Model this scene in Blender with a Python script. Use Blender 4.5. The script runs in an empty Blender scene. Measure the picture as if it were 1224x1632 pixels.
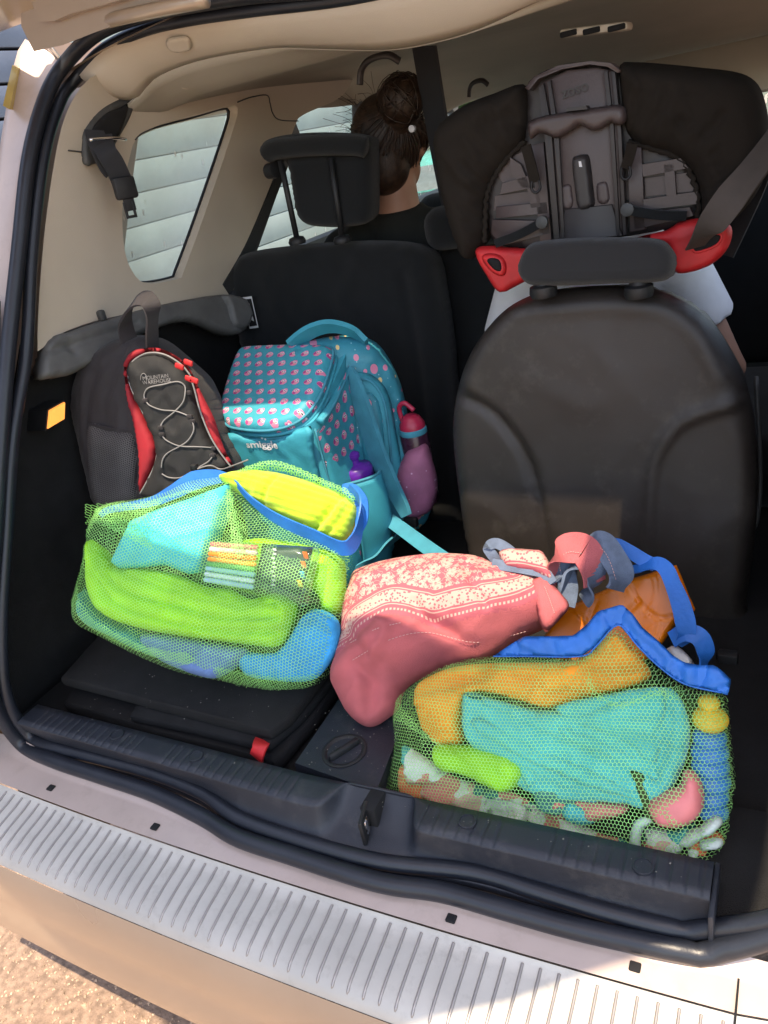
import bpy, bmesh, math, random
import numpy as np
from mathutils import Vector, noise, Matrix
from mathutils.geometry import delaunay_2d_cdt
random.seed(4); RNG=np.random.default_rng(4)
S=bpy.context.scene; COL=S.collection
# ---------------------------------------------------------------- camera
F=1250.0
def _n(v): v=np.array(v,float); return v/np.linalg.norm(v)
_X=_n((2362,-113,1250)); _Y=_n((698,756,-1250)); _Y=_n(_Y-_X*(_X@_Y)); _Z=np.cross(_X,_Y)
R=np.array([_X,_Y,_Z]); CAM=np.array([0.59627,-0.62548,0.78131])
cd=bpy.data.cameras.new('camera'); cam=bpy.data.objects.new('camera',cd); COL.objects.link(cam)
M=Matrix([[*R[0],CAM[0]],[*R[1],CAM[1]],[*R[2],CAM[2]],[0,0,0,1]]); cam.matrix_world=M
cd.sensor_fit='HORIZONTAL'; cd.sensor_width=36; cd.lens=36*F/1224; cd.clip_start=.02; cd.clip_end=500
S.camera=cam
# ---------------------------------------------------------------- light
SUN=_n((0.09,-0.30,1.0))
w=bpy.data.worlds.new('World'); S.world=w; w.use_nodes=True
nt=w.node_tree; sky=nt.nodes.new('ShaderNodeTexSky'); sky.sky_type='NISHITA'; sky.sun_disc=False
sky.sun_elevation=math.asin(SUN[2]); sky.sun_rotation=math.atan2(SUN[0],SUN[1])
bg=nt.nodes['Background']; bg.inputs[1].default_value=.15; nt.links.new(sky.outputs[0],bg.inputs[0])
sl=bpy.data.lights.new('sun','SUN'); sl.energy=2.1; sl.angle=math.radians(.55); sl.color=(1,.93,.80)
so=bpy.data.objects.new('sun',sl); COL.objects.link(so); so.rotation_euler=Vector(SUN).to_track_quat('Z','Y').to_euler()
S.view_settings.view_transform='Standard'; S.view_settings.look='None'; S.view_settings.gamma=1
S.view_settings.use_curve_mapping=False; S.view_settings.exposure=1.85
S.view_settings.use_white_balance=True; S.view_settings.white_balance_temperature=8000; S.view_settings.white_balance_tint=14
S.render.engine='CYCLES'; S.cycles.max_bounces=10; S.cycles.transparent_max_bounces=24; S.cycles.diffuse_bounces=5
# ---------------------------------------------------------------- maths helpers
def ray(u,v): return R@_n((u-612,-(v-816),-F))
def W(u,v,x=None,y=None,z=None,pl=None):
    d=ray(u,v)
    if x is not None: t=(x-CAM[0])/d[0]
    elif y is not None: t=(y-CAM[1])/d[1]
    elif z is not None: t=(z-CAM[2])/d[2]
    else: p0,n=pl; t=((p0-CAM)@n)/(d@n)
    return CAM+d*t
def A(*p): return np.array(p,float)
def cr(pts,per=8,closed=False):
    pts=np.array(pts,float); n=len(pts); out=[]
    segs=n if closed else n-1
    for i in range(segs):
        if closed: a,b,c,d=pts[(i-1)%n],pts[i],pts[(i+1)%n],pts[(i+2)%n]
        else: a,b,c,d=pts[max(i-1,0)],pts[i],pts[i+1],pts[min(i+2,n-1)]
        for k in range(per):
            t=k/per
            out.append(.5*((2*b)+(c-a)*t+(2*a-5*b+4*c-d)*t*t+(3*b-a-3*c+d)*t**3))
    if not closed: out.append(pts[-1])
    return np.array(out)
def resample(pts,n,closed=False):
    pts=np.array(pts,float)
    if closed: pts=np.vstack([pts,pts[:1]])
    s=np.r_[0,np.cumsum(np.linalg.norm(np.diff(pts,axis=0),axis=1))]
    t=np.linspace(0,s[-1],n+1)[:-1] if closed else np.linspace(0,s[-1],n)
    return np.stack([np.interp(t,s,pts[:,k]) for k in range(pts.shape[1])],1)
def inside(P,poly):
    x,y=P[:,0],P[:,1]; c=np.zeros(len(P),bool); n=len(poly)
    for i in range(n):
        x1,y1=poly[i]; x2,y2=poly[(i+1)%n]
        if y1==y2: continue
        m=((y1>y)!=(y2>y))&(x<(x2-x1)*(y-y1)/(y2-y1)+x1); c^=m
    return c
def dist(P,poly,closed=True):
    P=np.atleast_2d(P); a=np.array(poly); b=np.roll(a,-1,0)
    if not closed: a,b=a[:-1],b[:-1]
    ab=b-a; L=(ab**2).sum(1)+1e-18; out=np.empty(len(P))
    for i in range(0,len(P),4000):
        q=P[i:i+4000,None,:]-a[None]; t=np.clip((q*ab).sum(2)/L,0,1)
        out[i:i+4000]=np.sqrt(((q-t[...,None]*ab)**2).sum(2).min(1))
    return out
def nz(P,sc,seed=0,oct=2):
    return np.array([noise.fractal(Vector((p[0]*sc+seed*7.3,p[1]*sc-seed*3.1,(p[2]*sc if len(p)>2 else 0)+seed)),1.0,2.0,oct) for p in P])
# ---------------------------------------------------------------- materials
def srgb(r,g,b): return tuple(((c/255)/12.92 if c/255<=.04045 else ((c/255+.055)/1.055)**2.4) for c in (r,g,b))
def mat(name,c,rough=.6,*,wc=(.32,.29,.25),ws=14,metal=0,var=.12,vs=30,bump=.0,bs=300,c2=None,spec=.5,sheen=0,coat=0,trans=0,emit=None,weave=0,wear=0):
    m=bpy.data.materials.new(name); m.use_nodes=True; t=m.node_tree; N=t.nodes; L=t.links; b=N['Principled BSDF']
    tc=N.new('ShaderNodeTexCoord'); no=N.new('ShaderNodeTexNoise'); no.inputs['Scale'].default_value=vs; no.inputs['Detail'].default_value=5
    L.new(tc.outputs['Object'],no.inputs['Vector'])
    mx=N.new('ShaderNodeMix'); mx.data_type='RGBA'; mx.name='base'
    mp=N.new('ShaderNodeMapRange'); mp.inputs[1].default_value=.35; mp.inputs[2].default_value=.65
    L.new(no.outputs['Fac'],mp.inputs[0]); L.new(mp.outputs[0],mx.inputs[0])
    ca=tuple(max(0,x*(1-var)) for x in c); cb=c2 or tuple(min(1,x*(1+var)) for x in c)
    mx.inputs[6].default_value=(*ca,1); mx.inputs[7].default_value=(*cb,1)
    out=mx.outputs[2]
    if wear:
        n2=N.new('ShaderNodeTexNoise'); n2.inputs['Scale'].default_value=ws; n2.inputs['Detail'].default_value=9; n2.inputs['Roughness'].default_value=.75
        L.new(tc.outputs['Object'],n2.inputs['Vector'])
        r2=N.new('ShaderNodeMapRange'); r2.inputs[1].default_value=.53; r2.inputs[2].default_value=.74; r2.inputs[4].default_value=wear
        L.new(n2.outputs['Fac'],r2.inputs[0]); m2=N.new('ShaderNodeMix'); m2.data_type='RGBA'
        L.new(r2.outputs[0],m2.inputs[0]); L.new(out,m2.inputs[6]); m2.inputs[7].default_value=(*wc,1); out=m2.outputs[2]
    L.new(out,b.inputs['Base Color'])
    b.inputs['Roughness'].default_value=rough; b.inputs['Metallic'].default_value=metal; b.inputs['Specular IOR Level'].default_value=spec
    rr=N.new('ShaderNodeMapRange'); rr.inputs[3].default_value=max(.03,rough-.08); rr.inputs[4].default_value=min(1,rough+.1)
    L.new(no.outputs['Fac'],rr.inputs[0]); L.new(rr.outputs[0],b.inputs['Roughness'])
    if sheen: b.inputs['Sheen Weight'].default_value=sheen
    if coat: b.inputs['Coat Weight'].default_value=coat; b.inputs['Coat Roughness'].default_value=.12
    if bump:
        n3=N.new('ShaderNodeTexNoise'); n3.inputs['Scale'].default_value=bs; n3.inputs['Detail'].default_value=3
        L.new(tc.outputs['Object'],n3.inputs['Vector']); bp=N.new('ShaderNodeBump'); bp.inputs['Strength'].default_value=bump; bp.inputs['Distance'].default_value=.002
        L.new(n3.outputs['Fac'],bp.inputs['Height']); L.new(bp.outputs[0],b.inputs['Normal'])
        if weave:
            wv=N.new('ShaderNodeTexWave'); wv.inputs['Scale'].default_value=weave; wv.bands_direction='X'; L.new(tc.outputs['UV'],wv.inputs['Vector'])
            bp2=N.new('ShaderNodeBump'); bp2.inputs['Strength'].default_value=.5; bp2.inputs['Distance'].default_value=.002
            L.new(wv.outputs['Fac'],bp2.inputs['Height']); L.new(bp.outputs[0],bp2.inputs['Normal']); L.new(bp2.outputs[0],b.inputs['Normal'])
    if emit: b.inputs['Emission Color'].default_value=(*emit[0],1); b.inputs['Emission Strength'].default_value=emit[1]
    if trans:
        mo=N['Material Output']; tr=N.new('ShaderNodeBsdfTranslucent'); L.new(out,tr.inputs[0]); ms=N.new('ShaderNodeMixShader'); ms.inputs[0].default_value=trans
        L.new(b.outputs[0],ms.inputs[1]); L.new(tr.outputs[0],ms.inputs[2]); L.new(ms.outputs[0],mo.inputs[0])
    return m
def nd(m,kind,**k):
    n=m.node_tree.nodes.new(kind)
    for a,v in k.items(): setattr(n,a,v)
    return n
def mth(m,op,a,b=None,c=None):
    n=nd(m,'ShaderNodeMath',operation=op)
    for i,v in enumerate((a,b,c)):
        if v is None: continue
        if isinstance(v,(int,float)): n.inputs[i].default_value=v
        else: m.node_tree.links.new(v,n.inputs[i])
    return n.outputs[0]
def mixc(m,fac,a,b):
    n=nd(m,'ShaderNodeMix',data_type='RGBA')
    for i,v in ((0,fac),(6,a),(7,b)):
        if isinstance(v,(int,float)): n.inputs[i].default_value=v
        elif isinstance(v,tuple): n.inputs[i].default_value=(*v,1)
        else: m.node_tree.links.new(v,n.inputs[i])
    return n.outputs[2]
def base_out(m): return m.node_tree.nodes['base'].outputs[2]
def set_base(m,o): m.node_tree.links.new(o,m.node_tree.nodes['Principled BSDF'].inputs['Base Color'])
def uvxy(m):
    tc=nd(m,'ShaderNodeTexCoord'); s=nd(m,'ShaderNodeSeparateXYZ'); m.node_tree.links.new(tc.outputs['UV'],s.inputs[0]); return tc.outputs['UV'],s.outputs[0],s.outputs[1]

black=mat('black_plastic',(.011,.0115,.013),.5,bump=.35,bs=900,wear=.05)
black2=mat('black_carpet',(.017,.017,.0175),.95,bump=.9,bs=700,spec=.2)
sillm=mat('sill_plastic',(.019,.023,.032),.40,bump=.35,bs=1100,vs=12,wear=.14)
rub=mat('rubber',(.013,.016,.023),.38,bump=.12,bs=300,spec=.5)
seatb=mat('seat_back_vinyl',(.031,.025,.022),.36,var=.2,bump=.35,bs=1300,vs=5,wear=.10)
fab=mat('black_fabric',(.010,.0115,.013),.9,bump=.6,bs=1600,sheen=.15,spec=.2)
fab2=mat('charcoal_fabric',(.011,.012,.014),.8,bump=.6,bs=1500,sheen=.2)
brownfab=mat('booster_cover',(.022,.018,.015),.95,var=.06,bump=.35,bs=1500,spec=.12)
beige=mat('beige_trim',(.56,.485,.395),.65,var=.05,vs=5,bump=.25,bs=900)
headl=mat('headliner',(.44,.40,.335),.95,var=.07,vs=4,bump=.5,bs=1200,spec=.15)
ledgem=mat('ledge_grey',(.12,.12,.118),.5,bump=.3,bs=900)
greyt=mat('grey_trim',(.06,.062,.062),.5,bump=.3,bs=900,wear=.1)
paint=mat('champagne_paint',(.42,.32,.235),.30,metal=.25,var=.05,vs=6,coat=.6,wear=.12)
lipm=mat('lip_paint',(.52,.41,.36),.40,metal=.2,var=.06,vs=9,coat=.3,wear=.35,wc=(.33,.25,.20),ws=20)
silver=mat('brushed_step',(.50,.475,.43),.5,metal=.2,var=.10,vs=7,bump=.25,bs=60,wear=.4,wc=(.24,.21,.18),ws=34)
ridgem=mat('step_ridge',(.36,.33,.31),.35,metal=.6)
chrome=mat('chrome',(.7,.7,.7),.15,metal=1)
dark=mat('dark_void',(.008,.008,.009),.9)
belt=mat('belt_webbing',(.02,.021,.025),.7,bump=.4,bs=1200,weave=120)
beltg=mat('belt_webbing_grey',(.075,.062,.055),.7,bump=.4,bs=1200,weave=120)
redp=mat('red_plastic',(.62,.022,.026),.55,bump=.08,bs=200)
boost=mat('booster_plastic',(.075,.055,.054),.45,var=.15,vs=8,bump=.15,bs=300)
boostd=mat('booster_dark',(.035,.03,.03),.5)
white=mat('white_cotton',(.88,.87,.88),.9,var=.03,bump=.3,bs=900,trans=.15)
skin=mat('skin',(.42,.22,.15),.55,var=.08,bump=.1,bs=500)
hairm=mat('brown_hair',(.035,.018,.011),.42,var=.5,vs=90,bump=.6,bs=500)
blackt=mat('black_top',(.012,.013,.011),.95,bump=.4,bs=500)
net_m=mat('lime_net',(.42,.90,.30),.45,var=.08,trans=.4)
net_t=mat('teal_net',(.10,.62,.55),.5,var=.08,trans=.3)
netgrey=mat('grey_net',(.13,.12,.12),.7)
blueh=mat('blue_hem',(.005,.17,.62),.45,var=.15,vs=20,bump=.4,bs=120,trans=.12)
lime=mat('lime_towel',(.48,.72,.03),.95,var=.07,vs=20,bump=.7,bs=500,sheen=.3)
lime2=mat('lime_cloth',(.32,.72,.03),.9,var=.12,vs=20,bump=.7,bs=300)
turq=mat('turquoise_cloth',(.03,.50,.60),.85,var=.1,vs=20,bump=.5,bs=400)
aqua=mat('aqua_towel',(.05,.52,.54),.9,var=.1,vs=20,bump=.6,bs=400,sheen=.2)
azure=mat('azure_cloth',(.01,.34,.70),.85,var=.14,vs=20,bump=.6,bs=300)
slate=mat('slate_blue_cloth',(.10,.20,.42),.9,var=.12,vs=20,bump=.6,bs=300)
oranget=mat('orange_towel',(.90,.33,.03),.9,var=.12,vs=18,bump=.6,bs=300)
orangep=mat('orange_plastic',(.95,.22,.008),.26,var=.12,vs=14,bump=.15,bs=50)
pink=mat('pink_cloth',(.72,.20,.20),.9,var=.12,bump=.4,bs=300)
palew=mat('pale_mint_cloth',(.60,.72,.66),.9,var=.08,bump=.4,bs=300)
coral=mat('coral_cloth',(.75,.18,.08),.9,var=.12,bump=.4,bs=300)
yel=mat('yellow_toy',(.75,.50,.05),.5)
bluep=mat('blue_toy',(.02,.22,.60),.4)
teal=mat('teal_nylon',(.015,.30,.40),.6,var=.1,vs=14,bump=.4,bs=600)
tealstr=mat('teal_webbing',(.03,.26,.36),.8,bump=.5,bs=900,weave=100)
packb=mat('black_ripstop',(.026,.021,.024),.7,var=.2,vs=12,bump=.5,bs=900,sheen=.1)
packg=mat('charcoal_ripstop',(.013,.013,.014),.72,bump=.5,bs=900)
packr=mat('red_ripstop',(.36,.012,.022),.7,bump=.5,bs=900)
piping=mat('grey_piping',(.22,.21,.21),.6)
rose=mat('rose_canvas',(.54,.125,.135),.95,var=.12,vs=18,bump=.9,bs=900)
denim=mat('denim_canvas',(.12,.16,.23),.9,var=.15,vs=60,bump=.7,bs=800)
stitch=mat('stitch',(.6,.36,.34),.9)
purple=mat('purple_plastic',(.13,.02,.33),.3)
smoke=mat('dark_bottle',(.05,.015,.035),.25)
pinkpl=mat('pink_plastic',(.42,.02,.06),.35)
asph=mat('asphalt',(.26,.18,.135),.95,var=.3,vs=60,bump=1,bs=160)
pebm=mat('pebble',(.40,.28,.20),.9,var=.5,vs=45,bump=.4,bs=400)
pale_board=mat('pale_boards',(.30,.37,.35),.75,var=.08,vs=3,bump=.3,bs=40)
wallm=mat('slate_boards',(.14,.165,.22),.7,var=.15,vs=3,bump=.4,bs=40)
leafm=mat('leaf',(.05,.11,.035),.7,var=.5,vs=2,trans=.25)
bark=mat('bark',(.10,.07,.05),.95,bump=1,bs=40)
lampm=mat('lamp_glow',(.9,.35,.08),.4,emit=((1,.36,.08),.35))
lens=mat('reflector',(.55,.40,.12),.2,coat=.5)
tealcar=mat('teal_car_paint',(.01,.35,.30),.25,coat=1)
concrete=mat('pale_paving',(.42,.40,.36),.9,bump=.5,bs=50)
paper=mat('label_paper',(.7,.7,.72),.6)

def glass(name,dust,col=(.75,.8,.75),tint=(.86,.93,.9)):
    m=bpy.data.materials.new(name); m.use_nodes=True; t=m.node_tree; N=t.nodes; L=t.links; N.remove(N['Principled BSDF'])
    tr=N.new('ShaderNodeBsdfTransparent'); tr.inputs[0].default_value=(*tint,1)
    gl=N.new('ShaderNodeBsdfGlossy'); gl.inputs['Roughness'].default_value=.03
    df=N.new('ShaderNodeBsdfDiffuse'); df.inputs[0].default_value=(*col,1); tl=N.new('ShaderNodeBsdfTranslucent'); tl.inputs[0].default_value=(*col,1)
    ad=N.new('ShaderNodeMixShader'); ad.inputs[0].default_value=.85; L.new(df.outputs[0],ad.inputs[1]); L.new(tl.outputs[0],ad.inputs[2])
    lw_=N.new('ShaderNodeLayerWeight'); lw_.inputs[0].default_value=.5; pw=N.new('ShaderNodeMath'); pw.operation='POWER'; L.new(lw_.outputs['Facing'],pw.inputs[0]); pw.inputs[1].default_value=5
    fr=N.new('ShaderNodeMath'); fr.operation='MULTIPLY_ADD'; L.new(pw.outputs[0],fr.inputs[0]); fr.inputs[1].default_value=.5; fr.inputs[2].default_value=.03
    m1=N.new('ShaderNodeMixShader'); L.new(fr.outputs[0],m1.inputs[0]); L.new(tr.outputs[0],m1.inputs[1]); L.new(gl.outputs[0],m1.inputs[2])
    tc=N.new('ShaderNodeTexCoord'); no=N.new('ShaderNodeTexNoise'); no.inputs['Scale'].default_value=9; no.inputs['Detail'].default_value=8; L.new(tc.outputs['Object'],no.inputs[0])
    mp=N.new('ShaderNodeMapping'); mp.inputs['Scale'].default_value=(60,60,22); L.new(tc.outputs['Object'],mp.inputs[0])
    vo=N.new('ShaderNodeTexVoronoi'); vo.inputs['Scale'].default_value=1; L.new(mp.outputs[0],vo.inputs[0])
    sp=N.new('ShaderNodeMapRange'); sp.inputs[1].default_value=.22; sp.inputs[2].default_value=.12; sp.inputs[3].default_value=0; sp.inputs[4].default_value=.5; L.new(vo.outputs['Distance'],sp.inputs[0])
    wn=N.new('ShaderNodeMath'); wn.operation='GREATER_THAN'; wn.inputs[1].default_value=.72; sc=N.new('ShaderNodeSeparateColor'); L.new(vo.outputs['Color'],sc.inputs[0]); L.new(sc.outputs[0],wn.inputs[0])
    mu=N.new('ShaderNodeMath'); mu.operation='MULTIPLY'; L.new(sp.outputs[0],mu.inputs[0]); L.new(wn.outputs[0],mu.inputs[1])
    rg=N.new('ShaderNodeMapRange'); rg.inputs[1].default_value=.3; rg.inputs[2].default_value=.7; rg.inputs[3].default_value=dust*.75; rg.inputs[4].default_value=dust*1.2; L.new(no.outputs[0],rg.inputs[0])
    a2=N.new('ShaderNodeMath'); a2.operation='MULTIPLY_ADD'; L.new(mu.outputs[0],a2.inputs[0]); a2.inputs[1].default_value=1 if dust>.05 else 0; L.new(rg.outputs[0],a2.inputs[2]); a2.use_clamp=True
    m2=N.new('ShaderNodeMixShader'); L.new(a2.outputs[0],m2.inputs[0]); L.new(m1.outputs[0],m2.inputs[1]); L.new(ad.outputs[0],m2.inputs[2]); L.new(m2.outputs[0],N['Material Output'].inputs[0])
    return m
dusty=glass('dusty_glass',.46,col=(.88,.97,.92)); clearg=glass('clear_glass',.03,tint=(.95,.97,.96)); dusty2=glass('side_glass',.22); packet_m=glass('clear_packet',.12,col=(.8,.85,.85))
# ---------------------------------------------------------------- object helpers
def tag(o,label=None,cat=None,group=None,kind=None):
    if label: o['label']=label
    if cat: o['category']=cat
    if group: o['group']=group
    if kind: o['kind']=kind
    return o
def thing(name,label,cat,loc=(0,0,0),group=None):
    o=bpy.data.objects.new(name,None); COL.objects.link(o); o.location=Vector(loc); o.empty_display_size=.05
    return tag(o,label,cat,group)
def link(name,me,m=None,parent=None,smooth=True):
    if m is not None:
        for mm in (m if isinstance(m,(list,tuple)) else [m]): me.materials.append(mm)
    if smooth and len(me.polygons): me.polygons.foreach_set('use_smooth',[True]*len(me.polygons))
    o=bpy.data.objects.new(name,me); COL.objects.link(o)
    if parent is not None:
        o.parent=parent
        l=Vector((0,0,0)); q=parent
        while q is not None: l+=q.location; q=q.parent
        if o.parent: o.location=-l
    return o
def mesh(name,V,Fc,m=None,parent=None,smooth=True,uv=None):
    me=bpy.data.meshes.new(name); me.from_pydata([tuple(map(float,v)) for v in V],[],[tuple(map(int,f)) for f in Fc])
    if uv is not None:
        L=me.uv_layers.new(name='UVMap'); vi=np.empty(len(me.loops),int); me.loops.foreach_get('vertex_index',vi); L.data.foreach_set('uv',np.array(uv,float)[vi].ravel())
    me.update(); return link(name,me,m,parent,smooth)
def autosmooth(o,deg=35):
    bm=bmesh.new(); bm.from_mesh(o.data); bmesh.ops.recalc_face_normals(bm,faces=bm.faces)
    for e in bm.edges:
        if len(e.link_faces)==2 and e.calc_face_angle(0)>math.radians(deg): e.smooth=False
    bm.to_mesh(o.data); bm.free(); return o
def grid(name,rows,m,parent=None,closed_u=False,thick=0,uvs=1):
    P=np.array(rows,float); a,b=P.shape[:2]; Fc=[]
    for i in range(a-1):
        for j in range(b if closed_u else b-1):
            Fc.append((i*b+j,i*b+(j+1)%b,(i+1)*b+(j+1)%b,(i+1)*b+j))
    du=np.r_[0,np.cumsum(np.linalg.norm(np.diff(P[a//2],axis=0),axis=1))]; dv=np.r_[0,np.cumsum(np.linalg.norm(np.diff(P[:,b//2],axis=0),axis=1))]
    uv=[(du[j],dv[i]) for i in range(a) for j in range(b)]
    o=mesh(name,P.reshape(-1,3),Fc,m,parent,uv=uv)
    if thick:
        s=o.modifiers.new('thickness','SOLIDIFY'); s.thickness=thick; s.offset=0
    return o
def smoothrows(rows,n=24,per=4):
    rr=[resample(cr(r,8),n) for r in rows]; rr=np.array(rr)
    return np.stack([cr(rr[:,j],per) for j in range(n)],1)
def loft(name,rings,m,parent=None,cap=True):
    P=np.array(rings,float); a,b=P.shape[:2]; Fc=[]
    for i in range(a-1):
        for j in range(b): Fc.append((i*b+j,i*b+(j+1)%b,(i+1)*b+(j+1)%b,(i+1)*b+j))
    V=list(P.reshape(-1,3))
    if cap: Fc.append(tuple(range(b))[::-1]); Fc.append(tuple((a-1)*b+j for j in range(b)))
    return autosmooth(mesh(name,V,Fc,m,parent),50)
def frames(P,closed=False):
    P=np.array(P); n=len(P); T=np.roll(P,-1,0)-np.roll(P,1,0)
    if not closed: T[0]=P[1]-P[0]; T[-1]=P[-1]-P[-2]
    T/=np.linalg.norm(T,axis=1)[:,None]+1e-12
    u=np.cross(T[0],A(0,0,1)); 
    if np.linalg.norm(u)<.1: u=np.cross(T[0],A(1,0,0))
    U=[]
    for t in T:
        u=u-t*(u@t); u/=np.linalg.norm(u)+1e-12; U.append(u.copy())
    U=np.array(U); return T,U,np.cross(T,U)
def tube_geo(P,r,ns=8,closed=False,flat=1):
    T,U,V=frames(P,closed); n=len(P); rr=np.ones(n)*r; vs=[];fs=[]
    for i in range(n):
        for k in range(ns):
            a=2*math.pi*k/ns; vs.append(P[i]+U[i]*math.cos(a)*rr[i]+V[i]*math.sin(a)*rr[i]*flat)
    for i in range(n if closed else n-1):
        for k in range(ns): fs.append((i*ns+k,i*ns+(k+1)%ns,((i+1)%n)*ns+(k+1)%ns,((i+1)%n)*ns+k))
    if not closed: fs.append(tuple(range(ns))[::-1]); fs.append(tuple((n-1)*ns+k for k in range(ns)))
    return vs,fs
def tube(name,P,r,m,parent=None,ns=8,closed=False,flat=1):
    v,f=tube_geo(np.array(P,float),r,ns,closed,flat); return mesh(name,v,f,m,parent)
def ribbon(name,P,wid,m,parent=None,side=None,th=.0015,per=6):
    """flat strap: P centre line, side = width direction(s)"""
    P=cr(P,per) if per>1 else np.array(P,float); n=len(P)
    sd=np.array(side,float)
    if sd.ndim==1: sd=np.repeat(sd[None],n,0)
    else: sd=resample(cr(sd,per),n)
    T,_,_=frames(P); sd=sd-T*(sd*T).sum(1)[:,None]; sd/=np.linalg.norm(sd,axis=1)[:,None]; N=np.cross(T,sd)
    w_=np.ones(n)*wid if np.isscalar(wid) else np.interp(np.linspace(0,1,n),np.linspace(0,1,len(wid)),wid)
    rings=[[P[i]+sd[i]*w_[i]/2+N[i]*th,P[i]-sd[i]*w_[i]/2+N[i]*th,P[i]-sd[i]*w_[i]/2-N[i]*th,P[i]+sd[i]*w_[i]/2-N[i]*th] for i in range(n)]
    o=loft(name,rings,m,parent)
    return o
def box(name,c,s,m,parent=None,bev=.004,rot=None,seg=2):
    bm=bmesh.new(); bmesh.ops.create_cube(bm,size=1); bmesh.ops.scale(bm,vec=Vector(s),verts=bm.verts)
    if bev: bmesh.ops.bevel(bm,geom=list(bm.edges),offset=bev,segments=seg,affect='EDGES',profile=.5)
    if rot is not None: bmesh.ops.rotate(bm,matrix=Matrix([list(map(float,r)) for r in rot]).to_3x3(),verts=bm.verts)
    bmesh.ops.translate(bm,vec=Vector(c),verts=bm.verts); me=bpy.data.meshes.new(name); bm.to_mesh(me); bm.free()
    return autosmooth(link(name,me,m,parent),40)
def basis(n,up=(0,0,1)):
    n=_n(n); e2=_n(np.array(up)-n*(np.array(up)@n)); e1=np.cross(e2,n); return e1,e2,n
def lathe(name,prof,c,ax,m,parent=None,ns=24):
    e1,e2,n=basis(ax,(0,1,.1)); rings=[[A(*c)+n*h+(e1*math.cos(a)+e2*math.sin(a))*r for a in np.linspace(0,2*math.pi,ns,endpoint=False)] for r,h in prof]
    return loft(name,rings,m,parent)
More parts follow.
